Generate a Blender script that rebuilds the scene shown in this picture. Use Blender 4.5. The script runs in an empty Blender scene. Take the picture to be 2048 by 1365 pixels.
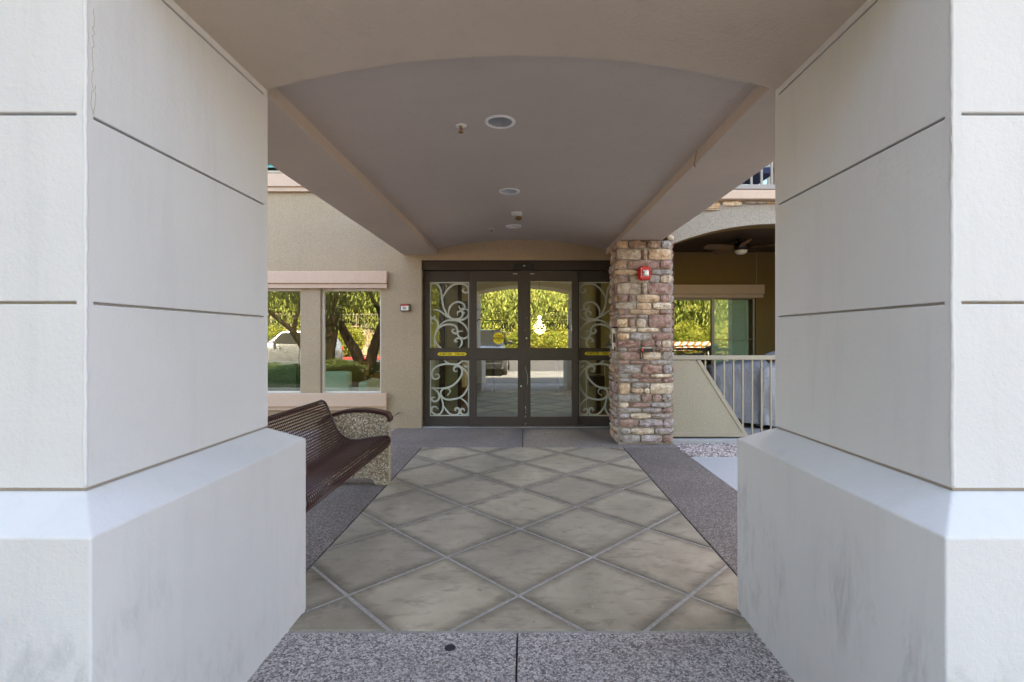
import bpy, bmesh, math, random
from mathutils import Vector, Matrix, noise
R = math.radians
rnd = random.Random(7)
C = bpy.context.scene.collection
scn = bpy.context.scene

# ------------------------------------------------------------------ camera, light, exposure
F = 980.0; CX = 1050.0; CY = 675.0; H = 1.40      # focal length and vanishing point in photo pixels
cam_d = bpy.data.cameras.new('camera'); cam = bpy.data.objects.new('camera', cam_d); C.objects.link(cam)
cam.location = (0, 0, H); cam.rotation_euler = (R(90), 0, 0)
cam_d.sensor_width = 36; cam_d.lens = F / 2048 * 36
cam_d.shift_x = -(CX - 1024) / 2048; cam_d.shift_y = -(682.5 - CY) / 2048
cam_d.clip_start = 0.05; cam_d.clip_end = 1500
scn.camera = cam
SUN_EL, SUN_AZ = R(52), R(12)                       # sun behind the building, a little to the right
world = bpy.data.worlds.new('World'); scn.world = world; world.use_nodes = True
wn = world.node_tree; wn.nodes.clear()
sky = wn.nodes.new('ShaderNodeTexSky'); sky.sky_type = 'NISHITA'; sky.sun_disc = False
sky.sun_elevation = SUN_EL; sky.sun_rotation = SUN_AZ
sky.air_density = 1.0; sky.dust_density = 2.5; sky.ozone_density = 0.6
bg = wn.nodes.new('ShaderNodeBackground'); bg.inputs[1].default_value = 0.15
wo = wn.nodes.new('ShaderNodeOutputWorld')
wn.links.new(sky.outputs[0], bg.inputs[0]); wn.links.new(bg.outputs[0], wo.inputs[0])
sun_d = bpy.data.lights.new('sun', 'SUN'); sun_d.energy = 4.6; sun_d.angle = R(0.5); sun_d.color = (1, 0.94, 0.85)
sun = bpy.data.objects.new('sun', sun_d); C.objects.link(sun)
sd = Vector((math.sin(SUN_AZ) * math.cos(SUN_EL), math.cos(SUN_AZ) * math.cos(SUN_EL), math.sin(SUN_EL)))
sun.rotation_euler = (-sd).to_track_quat('-Z', 'Y').to_euler()
scn.view_settings.view_transform = 'Standard'; scn.view_settings.look = 'None'
scn.view_settings.gamma = 1; scn.view_settings.use_curve_mapping = False
scn.view_settings.exposure = 3.2
try:
    scn.view_settings.use_white_balance = True
    scn.view_settings.white_balance_temperature = 7700
    scn.view_settings.white_balance_tint = 14
except Exception: pass
scn.cycles.use_denoising = True
scn.cycles.max_bounces = 12; scn.cycles.diffuse_bounces = 6; scn.cycles.glossy_bounces = 5
scn.cycles.transparent_max_bounces = 16; scn.cycles.sample_clamp_indirect = 6
scn.cycles.caustics_reflective = False; scn.cycles.caustics_refractive = False

def PX(px, Y): return (px - CX) * Y / F
def PZ(py, Y): return H - (py - CY) * Y / F

# ------------------------------------------------------------------ materials
def newmat(name):
    m = bpy.data.materials.new(name); m.use_nodes = True
    nt = m.node_tree; nt.nodes.clear()
    out = nt.nodes.new('ShaderNodeOutputMaterial')
    return m, nt, out
def nd(nt, t, **kw):
    n = nt.nodes.new(t)
    for k, v in kw.items():
        if isinstance(k, str) and hasattr(n, k): setattr(n, k, v)
    return n
def coords(nt): return nt.nodes.new('ShaderNodeNewGeometry').outputs['Position']
def ntex(nt, src, scale, detail=3, rough=0.6, dist=0.0, stretch=None):
    n = nt.nodes.new('ShaderNodeTexNoise'); n.inputs['Scale'].default_value = scale
    n.inputs['Detail'].default_value = detail; n.inputs['Roughness'].default_value = rough
    n.inputs['Distortion'].default_value = dist
    if stretch:
        mp = nt.nodes.new('ShaderNodeMapping'); mp.inputs['Scale'].default_value = stretch
        nt.links.new(src, mp.inputs['Vector']); src = mp.outputs[0]
    nt.links.new(src, n.inputs['Vector']); return n.outputs['Fac']
def ramp(nt, src, stops):
    r = nt.nodes.new('ShaderNodeValToRGB'); e = r.color_ramp.elements
    while len(e) < len(stops): e.new(0.5)
    for i, (p, c) in enumerate(stops):
        e[i].position = p
        if not hasattr(c, '__len__'): c = (c, c, c)
        e[i].color = (c[0], c[1], c[2], 1)
    nt.links.new(src, r.inputs[0]); return r.outputs[0]
def mix(nt, fac, a, b, mode='MIX'):
    m = nt.nodes.new('ShaderNodeMix'); m.data_type = 'RGBA'; m.blend_type = mode; m.clamp_factor = True
    for s, v in ((0, fac), (6, a), (7, b)):
        if hasattr(v, 'links'): nt.links.new(v, m.inputs[s])
        elif hasattr(v, '__len__'): m.inputs[s].default_value = (v[0], v[1], v[2], 1)
        else: m.inputs[s].default_value = v
    return m.outputs[2]
def math_(nt, op, a, b=0.0, c=0.0):
    m = nt.nodes.new('ShaderNodeMath'); m.operation = op
    for i, v in enumerate((a, b, c)):
        if hasattr(v, 'links'): nt.links.new(v, m.inputs[i])
        else: m.inputs[i].default_value = v
    return m.outputs[0]
def bsdf(nt, out, col, rough=0.8, metal=0.0, bump=None, bstr=0.3, bdist=0.01, spec=0.4, **kw):
    b = nt.nodes.new('ShaderNodeBsdfPrincipled')
    if hasattr(col, 'links'): nt.links.new(col, b.inputs['Base Color'])
    else: b.inputs['Base Color'].default_value = (col[0], col[1], col[2], 1)
    if hasattr(rough, 'links'): nt.links.new(rough, b.inputs['Roughness'])
    else: b.inputs['Roughness'].default_value = rough
    b.inputs['Metallic'].default_value = metal; b.inputs['Specular IOR Level'].default_value = spec
    for k, v in kw.items(): b.inputs[k].default_value = v
    if bump is not None:
        bp = nt.nodes.new('ShaderNodeBump'); bp.inputs['Strength'].default_value = bstr
        bp.inputs['Distance'].default_value = bdist
        nt.links.new(bump, bp.inputs['Height']); nt.links.new(bp.outputs[0], b.inputs['Normal'])
    nt.links.new(b.outputs[0], out.inputs[0]); return b
def sc3(c, k): return (c[0] * k, c[1] * k, c[2] * k)

def stucco(name, col, grain=90, bstr=0.35, bdist=0.006, var=0.12, spots=0.0, scuff=False, trowel=0.0, speck=0.0):
    m, nt, out = newmat(name); g = coords(nt)
    big = ntex(nt, g, 0.9, 4, 0.6); fine = ntex(nt, g, grain, 3, 0.7)
    c = mix(nt, ramp(nt, big, [(0.3, 0), (0.7, 1)]), sc3(col, 1 - var), sc3(col, 1 + var * 0.5))
    if speck:
        gr = ntex(nt, g, grain * 0.55, 4, 0.85)
        c = mix(nt, ramp(nt, gr, [(0.36, 0), (0.56, 1)]), mix(nt, speck, c, (0.02, 0.015, 0.01)), c)
    streak = ntex(nt, g, 3.0, 5, 0.7, 0.3, (3.0, 3.0, 0.35))
    c = mix(nt, ramp(nt, streak, [(0.52, 0), (0.75, 0.16)]), c, sc3(col, 0.6))
    if spots:
        s = ntex(nt, g, 14, 3, 0.6)
        c = mix(nt, ramp(nt, s, [(0.70, 0), (0.74, spots)]), c, sc3(col, 0.45))
    if scuff:
        sep = nt.nodes.new('ShaderNodeSeparateXYZ'); nt.links.new(g, sep.inputs[0])
        zm = ramp(nt, sep.outputs[2], [(0.0, 0.7), (0.30, 1), (0.62, 0.9), (0.80, 0.0)])
        s1 = ntex(nt, g, 7.0, 6, 0.75, 0.6, (1, 1.6, 0.55)); s2 = ntex(nt, g, 2.1, 2, 0.5)
        s3 = ntex(nt, g, 26.0, 4, 0.7, 0.3, (1, 2.2, 0.28))
        f = math_(nt, 'MULTIPLY', ramp(nt, s1, [(0.48, 0), (0.66, 1)]), ramp(nt, s2, [(0.44, 0), (0.58, 1)]))
        f = math_(nt, 'MULTIPLY', f, ramp(nt, s3, [(0.35, 0.35), (0.6, 1)]))
        f = math_(nt, 'MULTIPLY', f, zm); f = math_(nt, 'MULTIPLY', f, 0.42)
        c = mix(nt, f, c, (0.19, 0.19, 0.20))
    h = fine
    if trowel:
        tr = ntex(nt, g, 2.2, 6, 0.65, 0.8)
        h = math_(nt, 'ADD', math_(nt, 'MULTIPLY', fine, 0.35), math_(nt, 'MULTIPLY', tr, trowel))
    bsdf(nt, out, c, 0.88, bump=h, bstr=bstr, bdist=bdist, spec=0.25)
    return m
def plain(name, col, rough=0.5, metal=0.0, var=0.08, grain=30, bstr=0.05, spec=0.5, **kw):
    m, nt, out = newmat(name); g = coords(nt)
    n = ntex(nt, g, grain, 3, 0.6)
    c = mix(nt, n, sc3(col, 1 - var), sc3(col, 1 + var))
    bsdf(nt, out, c, rough, metal, bump=n, bstr=bstr, bdist=0.004, spec=spec, **kw)
    return m
def glass(name, tint, refl, warp=0.0):
    m, nt, out = newmat(name)
    t = nt.nodes.new('ShaderNodeBsdfTransparent'); t.inputs[0].default_value = (*tint, 1)
    gl = nt.nodes.new('ShaderNodeBsdfGlossy'); gl.inputs['Roughness'].default_value = 0.0
    gl.inputs[0].default_value = (1.0, 1.0, 0.96, 1)
    if warp:
        n = ntex(nt, coords(nt), 1.3, 1, 0.4); bp = nt.nodes.new('ShaderNodeBump')
        bp.inputs['Strength'].default_value = 1.0; bp.inputs['Distance'].default_value = warp
        nt.links.new(n, bp.inputs['Height']); nt.links.new(bp.outputs[0], gl.inputs['Normal'])
    lw = nt.nodes.new('ShaderNodeLayerWeight'); lw.inputs[0].default_value = 0.5
    f5 = math_(nt, 'POWER', lw.outputs['Facing'], 5.0)
    f = math_(nt, 'ADD', math_(nt, 'MULTIPLY', f5, 1 - refl), refl)
    f.node.use_clamp = True
    mx = nt.nodes.new('ShaderNodeMixShader'); nt.links.new(f, mx.inputs[0])
    nt.links.new(t.outputs[0], mx.inputs[1]); nt.links.new(gl.outputs[0], mx.inputs[2])
    nt.links.new(mx.outputs[0], out.inputs[0]); return m
def aggregate(name, base, light, dark, scale=120):
    m, nt, out = newmat(name); g = coords(nt)
    v = nt.nodes.new('ShaderNodeTexVoronoi'); v.inputs['Scale'].default_value = scale
    nt.links.new(g, v.inputs['Vector'])
    sep = nt.nodes.new('ShaderNodeSeparateColor'); nt.links.new(v.outputs['Color'], sep.inputs[0])
    c = ramp(nt, sep.outputs[0], [(0.0, dark), (0.22, sc3(base, 0.5)), (0.45, base), (0.75, sc3(base, 1.4)), (0.92, light)])
    c = mix(nt, ramp(nt, v.outputs['Distance'], [(0.45, 0), (0.8, 0.7)]), c, sc3(base, 0.5))
    wearn = ntex(nt, g, 1.1, 5, 0.65); c = mix(nt, ramp(nt, wearn, [(0.35, 0.45), (0.65, 0)]), c, sc3(base, 0.45))
    inv = math_(nt, 'SUBTRACT', 1.0, v.outputs['Distance'])
    bsdf(nt, out, c, 0.62, bump=inv, bstr=0.5, bdist=0.004, spec=0.4)
    return m

WHITE = (0.585, 0.573, 0.555)
M = {}
M['pillar'] = stucco('smooth_pillar_stucco', WHITE, 60, 0.7, 0.0075, 0.05, 0.0, False, 0.9)
M['pillar_base'] = stucco('scuffed_pillar_base_stucco', WHITE, 60, 0.7, 0.0075, 0.06, 0.0, True, 0.9)
M['canopy'] = stucco('taupe_canopy_stucco', (0.49, 0.42, 0.345), 55, 0.75, 0.014, 0.07, 0.0, False, 0.9)
M['vault'] = stucco('taupe_vault_stucco', (0.475, 0.415, 0.365), 55, 0.75, 0.014, 0.06, 0.0, False, 0.9)
M['wall'] = stucco('sand_stucco', (0.45, 0.35, 0.235), 130, 0.8, 0.008, 0.08, 0, False, 0, 0.45)
M['patio_wall'] = stucco('shade_darkened_olive_stucco', (0.21, 0.135, 0.045), 130, 0.6, 0.008, 0.08)  # olive tan with the patio's shade darkened into the colour
M['arch_band'] = stucco('grey_arch_stucco', (0.40, 0.345, 0.275), 130, 0.8, 0.008, 0.08, 0, False, 0, 0.45)
M['trim'] = stucco('pink_tan_trim', (0.58, 0.42, 0.31), 120, 0.5, 0.005, 0.05, 0, False, 0, 0.12)
M['panel'] = stucco('textured_panel', (0.43, 0.375, 0.27), 95, 0.9, 0.009, 0.05, 0, False, 0, 0.2)
M['rail'] = plain('tan_painted_metal', (0.36, 0.305, 0.22), 0.45, 0, 0.05)
M['bronze'] = plain('dark_bronze_aluminium', (0.062, 0.05, 0.044), 0.42, 0.25, 0.12, 8)
M['bronze_header'] = plain('brown_header_metal', (0.045, 0.03, 0.022), 0.45, 0.2, 0.12, 8)
M['black'] = plain('black_plastic', (0.012, 0.012, 0.013), 0.35)
M['rubber'] = plain('black_rubber', (0.02, 0.02, 0.02), 0.85)
M['glass_door'] = glass('coated_door_glass', (0.86, 0.92, 0.88), 0.23, 0.0003)
M['glass_side'] = glass('dark_side_glass', (0.82, 0.84, 0.76), 0.05)
M['glass_window'] = glass('coated_window_glass', (0.90, 0.97, 0.91), 0.15, 0.0010)
M['glass_car'] = glass('car_glass', (0.05, 0.06, 0.06), 0.0)
M['car_window'] = plain('dark_car_window', (0.012, 0.013, 0.013), 0.4, 0, 0.02, 30, 0, 0.05)
M['film'] = plain('frosted_film', (0.44, 0.46, 0.39), 0.6, 0, 0.03)
M['etch'] = plain('grey_lettering_film', (0.03, 0.035, 0.025), 0.7, 0, 0.03)
M['yellow'] = plain('yellow_sticker', (0.80, 0.62, 0.02), 0.4, 0, 0.03)
M['white_frame'] = plain('cream_vinyl', (0.66, 0.62, 0.54), 0.45, 0, 0.03)
M['maroon'] = plain('maroon_plastic_coat', (0.052, 0.017, 0.015), 0.33, 0, 0.1)
M['silver'] = plain('brushed_silver', (0.62, 0.62, 0.62), 0.28, 0.9, 0.05)
M['can'] = plain('fluted_reflector', (0.85, 0.86, 0.88), 0.30, 0.8, 0.03)
M['brass'] = plain('brass', (0.55, 0.33, 0.14), 0.35, 0.9)
M['white'] = plain('white_plastic', (0.72, 0.72, 0.70), 0.4, 0, 0.03)
M['red'] = plain('fire_red_plastic', (0.55, 0.01, 0.012), 0.35, 0, 0.05)
M['red_lens'] = plain('red_lens', (0.75, 0.04, 0.02), 0.2, 0, 0.05)
M['mortar'] = stucco('mortar', (0.36, 0.31, 0.26), 140, 0.8, 0.006, 0.1)
M['joint'] = stucco('light_joint_concrete', (0.40, 0.37, 0.325), 60, 0.4, 0.003, 0.3, 0.5, False, 0, 0.3)
M['agg_front'] = aggregate('pale_exposed_aggregate', (0.40, 0.35, 0.33), (0.66, 0.61, 0.57), (0.045, 0.04, 0.04), 120)
M['agg_side'] = aggregate('mauve_exposed_aggregate', (0.195, 0.158, 0.138), (0.42, 0.385, 0.35), (0.05, 0.042, 0.042), 150)
M['agg_apron'] = aggregate('pink_exposed_aggregate', (0.255, 0.21, 0.19), (0.42, 0.37, 0.34), (0.10, 0.08, 0.08), 150)
M['bench_agg'] = aggregate('tan_pebble_concrete', (0.44, 0.34, 0.23), (0.85, 0.80, 0.68), (0.10, 0.06, 0.04), 95)
M['concrete'] = stucco('pale_walk_concrete', (0.40, 0.40, 0.39), 90, 0.3, 0.003, 0.08)
M['lane'] = stucco('pale_bounce_lane', (0.15, 0.15, 0.15), 60, 0.4, 0.004, 0.15)  # near driveway made paler than the asphalt to bounce light under the canopy
M['asphalt'] = stucco('asphalt', (0.06, 0.06, 0.066), 60, 0.5, 0.005, 0.2)
M['earth'] = stucco('desert_ground', (0.30, 0.23, 0.18), 40, 0.8, 0.02, 0.25)
M['curb_red'] = plain('red_curb_paint', (0.55, 0.04, 0.03), 0.7)
M['block'] = stucco('tan_block_wall', (0.55, 0.42, 0.28), 30, 0.4, 0.01, 0.1)
M['hill'] = stucco('far_hill', (0.22, 0.22, 0.25), 0.05, 0.2, 0.5, 0.2)
M['bark'] = stucco('dark_bark', (0.035, 0.022, 0.015), 18, 1.0, 0.05, 0.3)
M['bark_green'] = stucco('green_bark', (0.20, 0.22, 0.08), 18, 0.5, 0.02, 0.3)
M['interior'] = stucco('lobby_wall_paint', (0.52, 0.48, 0.32), 60, 0.1, 0.002, 0.05)
M['ceil_in'] = stucco('lobby_ceiling_paint', (0.6, 0.56, 0.48), 60, 0.1, 0.002, 0.05)
M['mat'] = plain('dark_blue_mat', (0.03, 0.045, 0.075), 0.9, 0, 0.5, 12, 0.4)
M['wood'] = plain('brown_wood', (0.16, 0.08, 0.035), 0.4, 0, 0.25, 6)
M['mint'] = plain('mint_upholstery', (0.66, 0.78, 0.62), 0.85, 0, 0.05, 60, 0.2)
M['ochre'] = plain('ochre_upholstery', (0.30, 0.17, 0.04), 0.8, 0, 0.1, 60, 0.2)
M['green_cab'] = plain('dark_green_paint', (0.09, 0.12, 0.05), 0.5)
M['shutter'] = plain('pale_green_shutter', (0.76, 0.84, 0.72), 0.5, 0, 0.04)
M['teal'] = plain('teal_louver', (0.10, 0.30, 0.26), 0.5, 0, 0.05)
M['cover'] = stucco('grey_vinyl_cover', (0.27, 0.265, 0.275), 5, 1.0, 0.07, 0.15, trowel=0.8)
M['cover_lit'] = stucco('lit_grey_vinyl', (0.46, 0.455, 0.46), 5, 1.0, 0.07, 0.08, trowel=0.8)  # paler copy of the cover vinyl, painted for its lit face
M['navy'] = plain('navy_cloth', (0.03, 0.04, 0.09), 0.9)
M['orange'] = plain('orange_plastic', (0.75, 0.16, 0.03), 0.5)
M['car_black'] = plain('black_car_paint', (0.012, 0.013, 0.015), 0.18, 0.0, 0.05, 30, 0.0, 0.6, **{'Coat Weight': 0.6})
M['car_silver'] = plain('silver_car_paint', (0.45, 0.46, 0.48), 0.25, 0.7, 0.03, 30, 0.0)
M['lamp_glass'] = plain('clear_lamp', (0.7, 0.7, 0.72), 0.15, 0.3)
M['dark_metal'] = plain('oil_bronze', (0.02, 0.014, 0.01), 0.4, 0.5)
M['fan_glass'] = plain('frosted_fan_glass', (0.72, 0.66, 0.5), 0.4)
M['gum'] = plain('old_gum', (0.02, 0.02, 0.025), 0.6)
M['rust'] = plain('rust_stain', (0.26, 0.13, 0.02), 0.9)
M['rust'].node_tree

def leafmat(name, c1, c2):
    m, nt, out = newmat(name); g = coords(nt)
    n = ntex(nt, g, 1.3, 3); col = mix(nt, ramp(nt, n, [(0.35, 0), (0.65, 1)]), c1, c2)
    d = nt.nodes.new('ShaderNodeBsdfDiffuse'); t = nt.nodes.new('ShaderNodeBsdfTranslucent')
    nt.links.new(col, d.inputs[0]); nt.links.new(col, t.inputs[0])
    mx = nt.nodes.new('ShaderNodeMixShader'); mx.inputs[0].default_value = 0.4
    nt.links.new(d.outputs[0], mx.inputs[1]); nt.links.new(t.outputs[0], mx.inputs[2])
    nt.links.new(mx.outputs[0], out.inputs[0]); return m
M['leaf'] = leafmat('palo_verde_leaf', (0.21, 0.28, 0.07), (0.42, 0.43, 0.12))
M['leaf_dark'] = leafmat('mesquite_leaf', (0.035, 0.055, 0.02), (0.11, 0.14, 0.05))
M['leaf_shrub'] = leafmat('shrub_leaf', (0.20, 0.25, 0.04), (0.38, 0.37, 0.08))

def slabmat():
    m, nt, out = newmat('weathered_slab_concrete'); g = coords(nt)
    base = (0.335, 0.28, 0.20)
    big = ntex(nt, g, 1.6, 6, 0.68, 0.6); mid = ntex(nt, g, 6, 5, 0.7, 0.4, (1, 2.2, 1)); fine = ntex(nt, g, 160, 2, 0.6)
    oi = nt.nodes.new('ShaderNodeObjectInfo')
    c = mix(nt, ramp(nt, big, [(0.3, 0), (0.7, 1)]), sc3(base, 0.78), (0.47, 0.39, 0.285))
    c = mix(nt, ramp(nt, mid, [(0.52, 0), (0.74, 0.6)]), c, (0.10, 0.085, 0.068))
    c = mix(nt, ramp(nt, ntex(nt, g, 2.7, 3), [(0.55, 0), (0.75, 0.35)]), c, (0.24, 0.185, 0.11))
    c = mix(nt, math_(nt, 'MULTIPLY', oi.outputs['Random'], 0.4), c, (0.17, 0.155, 0.125))
    # distance to the nearest diamond joint: dirt gathers along it
    sep = nt.nodes.new('ShaderNodeSeparateXYZ'); nt.links.new(g, sep.inputs[0])
    x = math_(nt, 'ADD', sep.outputs[0], 0.035); y = math_(nt, 'SUBTRACT', sep.outputs[1], 2.664)
    es = []
    for op in ('ADD', 'SUBTRACT'):
        s = math_(nt, op, x, y); s = math_(nt, 'DIVIDE', s, 0.931); s = math_(nt, 'FRACT', s)
        s = math_(nt, 'ABSOLUTE', math_(nt, 'SUBTRACT', s, 0.5)); es.append(s)   # 0.5 at a joint
    e = math_(nt, 'MAXIMUM', es[0], es[1])
    e = math_(nt, 'ADD', e, math_(nt, 'MULTIPLY', math_(nt, 'SUBTRACT', mid, 0.5), 0.12))
    c = mix(nt, ramp(nt, e, [(0.38, 0), (0.49, 0.6)]), c, (0.075, 0.06, 0.042))
    v = nt.nodes.new('ShaderNodeTexVoronoi'); v.inputs['Scale'].default_value = 70; nt.links.new(g, v.inputs['Vector'])
    sp = nt.nodes.new('ShaderNodeSeparateColor'); nt.links.new(v.outputs['Color'], sp.inputs[0])
    sptn = ntex(nt, g, 9.0, 3, 0.55)
    c = mix(nt, ramp(nt, sptn, [(0.68, 0), (0.73, 0.5)]), c, (0.09, 0.08, 0.065))
    dot = math_(nt, 'MULTIPLY', ramp(nt, sp.outputs[1], [(0.90, 0), (0.94, 1)]), ramp(nt, v.outputs['Distance'], [(0.18, 1), (0.32, 0)]))
    dot = math_(nt, 'MULTIPLY', dot, ramp(nt, ntex(nt, g, 1.1, 2), [(0.45, 0), (0.6, 0.8)]))
    c = mix(nt, dot, c, (0.5, 0.47, 0.4))
    bsdf(nt, out, c, ramp(nt, big, [(0.3, 0.55), (0.7, 0.8)]), bump=math_(nt, 'ADD', mid, math_(nt, 'MULTIPLY', fine, 0.3)), bstr=0.35, bdist=0.006, spec=0.4)
    return m
M['slab'] = slabmat()
def stonemat():
    m, nt, out = newmat('ledge_stone')
    g = coords(nt); oi = nt.nodes.new('ShaderNodeObjectInfo')
    a = ntex(nt, g, 14, 6, 0.7, 0.6); b = ntex(nt, g, 45, 4, 0.7)
    c = mix(nt, ramp(nt, a, [(0.36, 0), (0.62, 1)]), mix(nt, 1.0, oi.outputs['Color'], (0.50, 0.42, 0.38), 'MULTIPLY'), mix(nt, 0.25, oi.outputs['Color'], (0.75, 0.70, 0.62)))
    c = mix(nt, ramp(nt, ntex(nt, g, 5, 3), [(0.4, 0.0), (0.65, 0.4)]), c, (0.38, 0.29, 0.21))
    bsdf(nt, out, c, 0.85, bump=math_(nt, 'ADD', a, math_(nt, 'MULTIPLY', b, 0.5)), bstr=0.9, bdist=0.025, spec=0.2)
    return m
M['stone'] = stonemat()
def gravelmat():
    m, nt, out = newmat('pink_gravel'); g = coords(nt)
    v = nt.nodes.new('ShaderNodeTexVoronoi'); v.inputs['Scale'].default_value = 38; nt.links.new(g, v.inputs['Vector'])
    sp = nt.nodes.new('ShaderNodeSeparateColor'); nt.links.new(v.outputs['Color'], sp.inputs[0])
    c = ramp(nt, sp.outputs[0], [(0, (0.20, 0.15, 0.14)), (0.5, (0.42, 0.34, 0.31)), (1, (0.62, 0.56, 0.52))])
    bsdf(nt, out, c, 0.85); return m
M['gravel'] = gravelmat()
M['ledge_metal'] = plain('taupe_rail_paint', (0.27, 0.24, 0.205), 0.5)
M['shaded_gravel'] = stucco('shade_darkened_gravel', (0.06, 0.045, 0.035), 30, 0.8, 0.02, 0.3)  # bed colour darkened to stand in for shaded ground
M['patio_ceiling'] = stucco('shade_darkened_patio_ceiling', (0.085, 0.05, 0.025), 90, 0.4, 0.006, 0.1)  # near-black brown carries the shade under the patio ceiling

# ------------------------------------------------------------------ mesh helpers
def worldloc(o):
    v = Vector((0, 0, 0))
    while o is not None: v = v + o.location; o = o.parent
    return v
class MB:
    def __init__(s): s.v = []; s.f = []
    def add(s, vs, fs):
        n = len(s.v); s.v += [tuple(v) for v in vs]; s.f += [tuple(i + n for i in f) for f in fs]; return s
    def box(s, x0, x1, y0, y1, z0, z1):
        return s.add([(x0,y0,z0),(x1,y0,z0),(x1,y1,z0),(x0,y1,z0),(x0,y0,z1),(x1,y0,z1),(x1,y1,z1),(x0,y1,z1)],
                     [(0,3,2,1),(4,5,6,7),(0,1,5,4),(1,2,6,5),(2,3,7,6),(3,0,4,7)])
    def prism(s, poly, a, b, axis='y'):
        n = len(poly)
        mk = {'y': lambda p, t: (p[0], t, p[1]), 'x': lambda p, t: (t, p[0], p[1]), 'z': lambda p, t: (p[0], p[1], t)}[axis]
        vs = [mk(p, a) for p in poly] + [mk(p, b) for p in poly]
        fs = [tuple(range(n)), tuple(reversed(range(n, 2 * n)))] + [(i, i + n, (i + 1) % n + n, (i + 1) % n) for i in range(n)]
        return s.add(vs, fs)
    def tube(s, pts, r, n=6, caps=True):
        pts = [Vector(p) for p in pts]; rs = r if hasattr(r, '__len__') else [r] * len(pts)
        up = Vector((0, 0, 1)); base = len(s.v); prev = None
        for i, p in enumerate(pts):
            d = (pts[min(i + 1, len(pts) - 1)] - pts[max(i - 1, 0)]).normalized()
            if prev is None: a = d.cross(up if abs(d.z) < 0.9 else Vector((1, 0, 0))).normalized()
            else: a = (prev - d * prev.dot(d)).normalized()
            prev = a; b = d.cross(a)
            for k in range(n):
                t = 2 * math.pi * k / n; s.v.append(tuple(p + (a * math.cos(t) + b * math.sin(t)) * rs[i]))
        for i in range(len(pts) - 1):
            for k in range(n):
                k2 = (k + 1) % n; s.f.append((base + i*n + k, base + i*n + k2, base + (i+1)*n + k2, base + (i+1)*n + k))
        if caps:
            s.f.append(tuple(base + k for k in reversed(range(n)))); e = base + (len(pts) - 1) * n
            s.f.append(tuple(e + k for k in range(n)))
        return s
    def lathe(s, prof, c, n=24, axis='z'):
        base = len(s.v); cx, cy, cz = c
        for (r, h) in prof:
            for k in range(n):
                t = 2 * math.pi * k / n; a, b = r * math.cos(t), r * math.sin(t)
                s.v.append({'z': (cx + a, cy + b, cz + h), 'y': (cx + a, cy + h, cz + b), 'x': (cx + h, cy + a, cz + b)}[axis])
        for i in range(len(prof) - 1):
            for k in range(n):
                k2 = (k + 1) % n; s.f.append((base + i*n + k, base + i*n + k2, base + (i+1)*n + k2, base + (i+1)*n + k))
        return s
    def arch(s, x0, x1, zf, ztop, y0, y1, n=40):
        xs = [x0 + (x1 - x0) * i / n for i in range(n + 1)]; b = len(s.v)
        tf = ztop if callable(ztop) else (lambda x: ztop)
        for x in xs:
            s.v += [(x, y0, zf(x)), (x, y1, zf(x)), (x, y0, tf(x)), (x, y1, tf(x))]
        for i in range(n):
            p, q = b + 4*i, b + 4*i + 4
            s.f += [(p, q, q+2, p+2), (p+1, p+3, q+3, q+1), (p, p+1, q+1, q), (p+2, q+2, q+3, p+3)]
        e = b + 4 * n; s.f += [(b, b+2, b+3, b+1), (e, e+1, e+3, e+2)]
        return s
    def ribbon(s, pts, w, y0, y1, taper=True):
        # pts in (x,z); a flat band of width w lying in a y plane
        n = len(pts); b = len(s.v)
        for i, p in enumerate(pts):
            q0 = pts[max(i-1, 0)]; q1 = pts[min(i+1, n-1)]
            dx, dz = q1[0]-q0[0], q1[1]-q0[1]; L = math.hypot(dx, dz) or 1
            ww = w * 0.5
            if taper == 2:
                t = i / (n - 1); ww *= min(1, 0.35 + 3.5 * min(t, 1 - t))
            nx, nz = -dz / L * ww, dx / L * ww
            s.v += [(p[0]+nx, y0, p[1]+nz), (p[0]-nx, y0, p[1]-nz), (p[0]+nx, y1, p[1]+nz), (p[0]-nx, y1, p[1]-nz)]
        for i in range(n - 1):
            p, q = b + 4*i, b + 4*i + 4
            s.f += [(p, q, q+1, p+1), (p+2, p+3, q+3, q+2), (p, p+2, q+2, q), (p+1, q+1, q+3, p+3)]
        return s
    def cellwall(s, xs, zs, holes, y0, y1, axis='x'):
        X = sorted(set([xs[0], xs[1]] + [v for h in holes for v in h[:2] if xs[0] < v < xs[1]]))
        Z = sorted(set([zs[0], zs[1]] + [v for h in holes for v in h[2:] if zs[0] < v < zs[1]]))
        def solid(i, j):
            if i < 0 or j < 0 or i >= len(X)-1 or j >= len(Z)-1: return False
            cx, cz = (X[i]+X[i+1])/2, (Z[j]+Z[j+1])/2
            return not any(h[0] < cx < h[1] and h[2] < cz < h[3] for h in holes)
        P = (lambda a, y, z: (a, y, z)) if axis == 'x' else (lambda a, y, z: (y, a, z))
        for i in range(len(X)-1):
            for j in range(len(Z)-1):
                if not solid(i, j): continue
                a, b, c, d = X[i], X[i+1], Z[j], Z[j+1]
                s.add([P(a,y0,c), P(b,y0,c), P(b,y0,d), P(a,y0,d)], [(0,1,2,3)])
                s.add([P(a,y1,c), P(b,y1,c), P(b,y1,d), P(a,y1,d)], [(3,2,1,0)])
                if not solid(i-1, j): s.add([P(a,y0,c), P(a,y0,d), P(a,y1,d), P(a,y1,c)], [(0,1,2,3)])
                if not solid(i+1, j): s.add([P(b,y0,c), P(b,y1,c), P(b,y1,d), P(b,y0,d)], [(0,1,2,3)])
                if not solid(i, j-1): s.add([P(a,y0,c), P(a,y1,c), P(b,y1,c), P(b,y0,c)], [(0,1,2,3)])
                if not solid(i, j+1): s.add([P(a,y0,d), P(b,y0,d), P(b,y1,d), P(a,y1,d)], [(0,1,2,3)])
        return s
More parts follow.
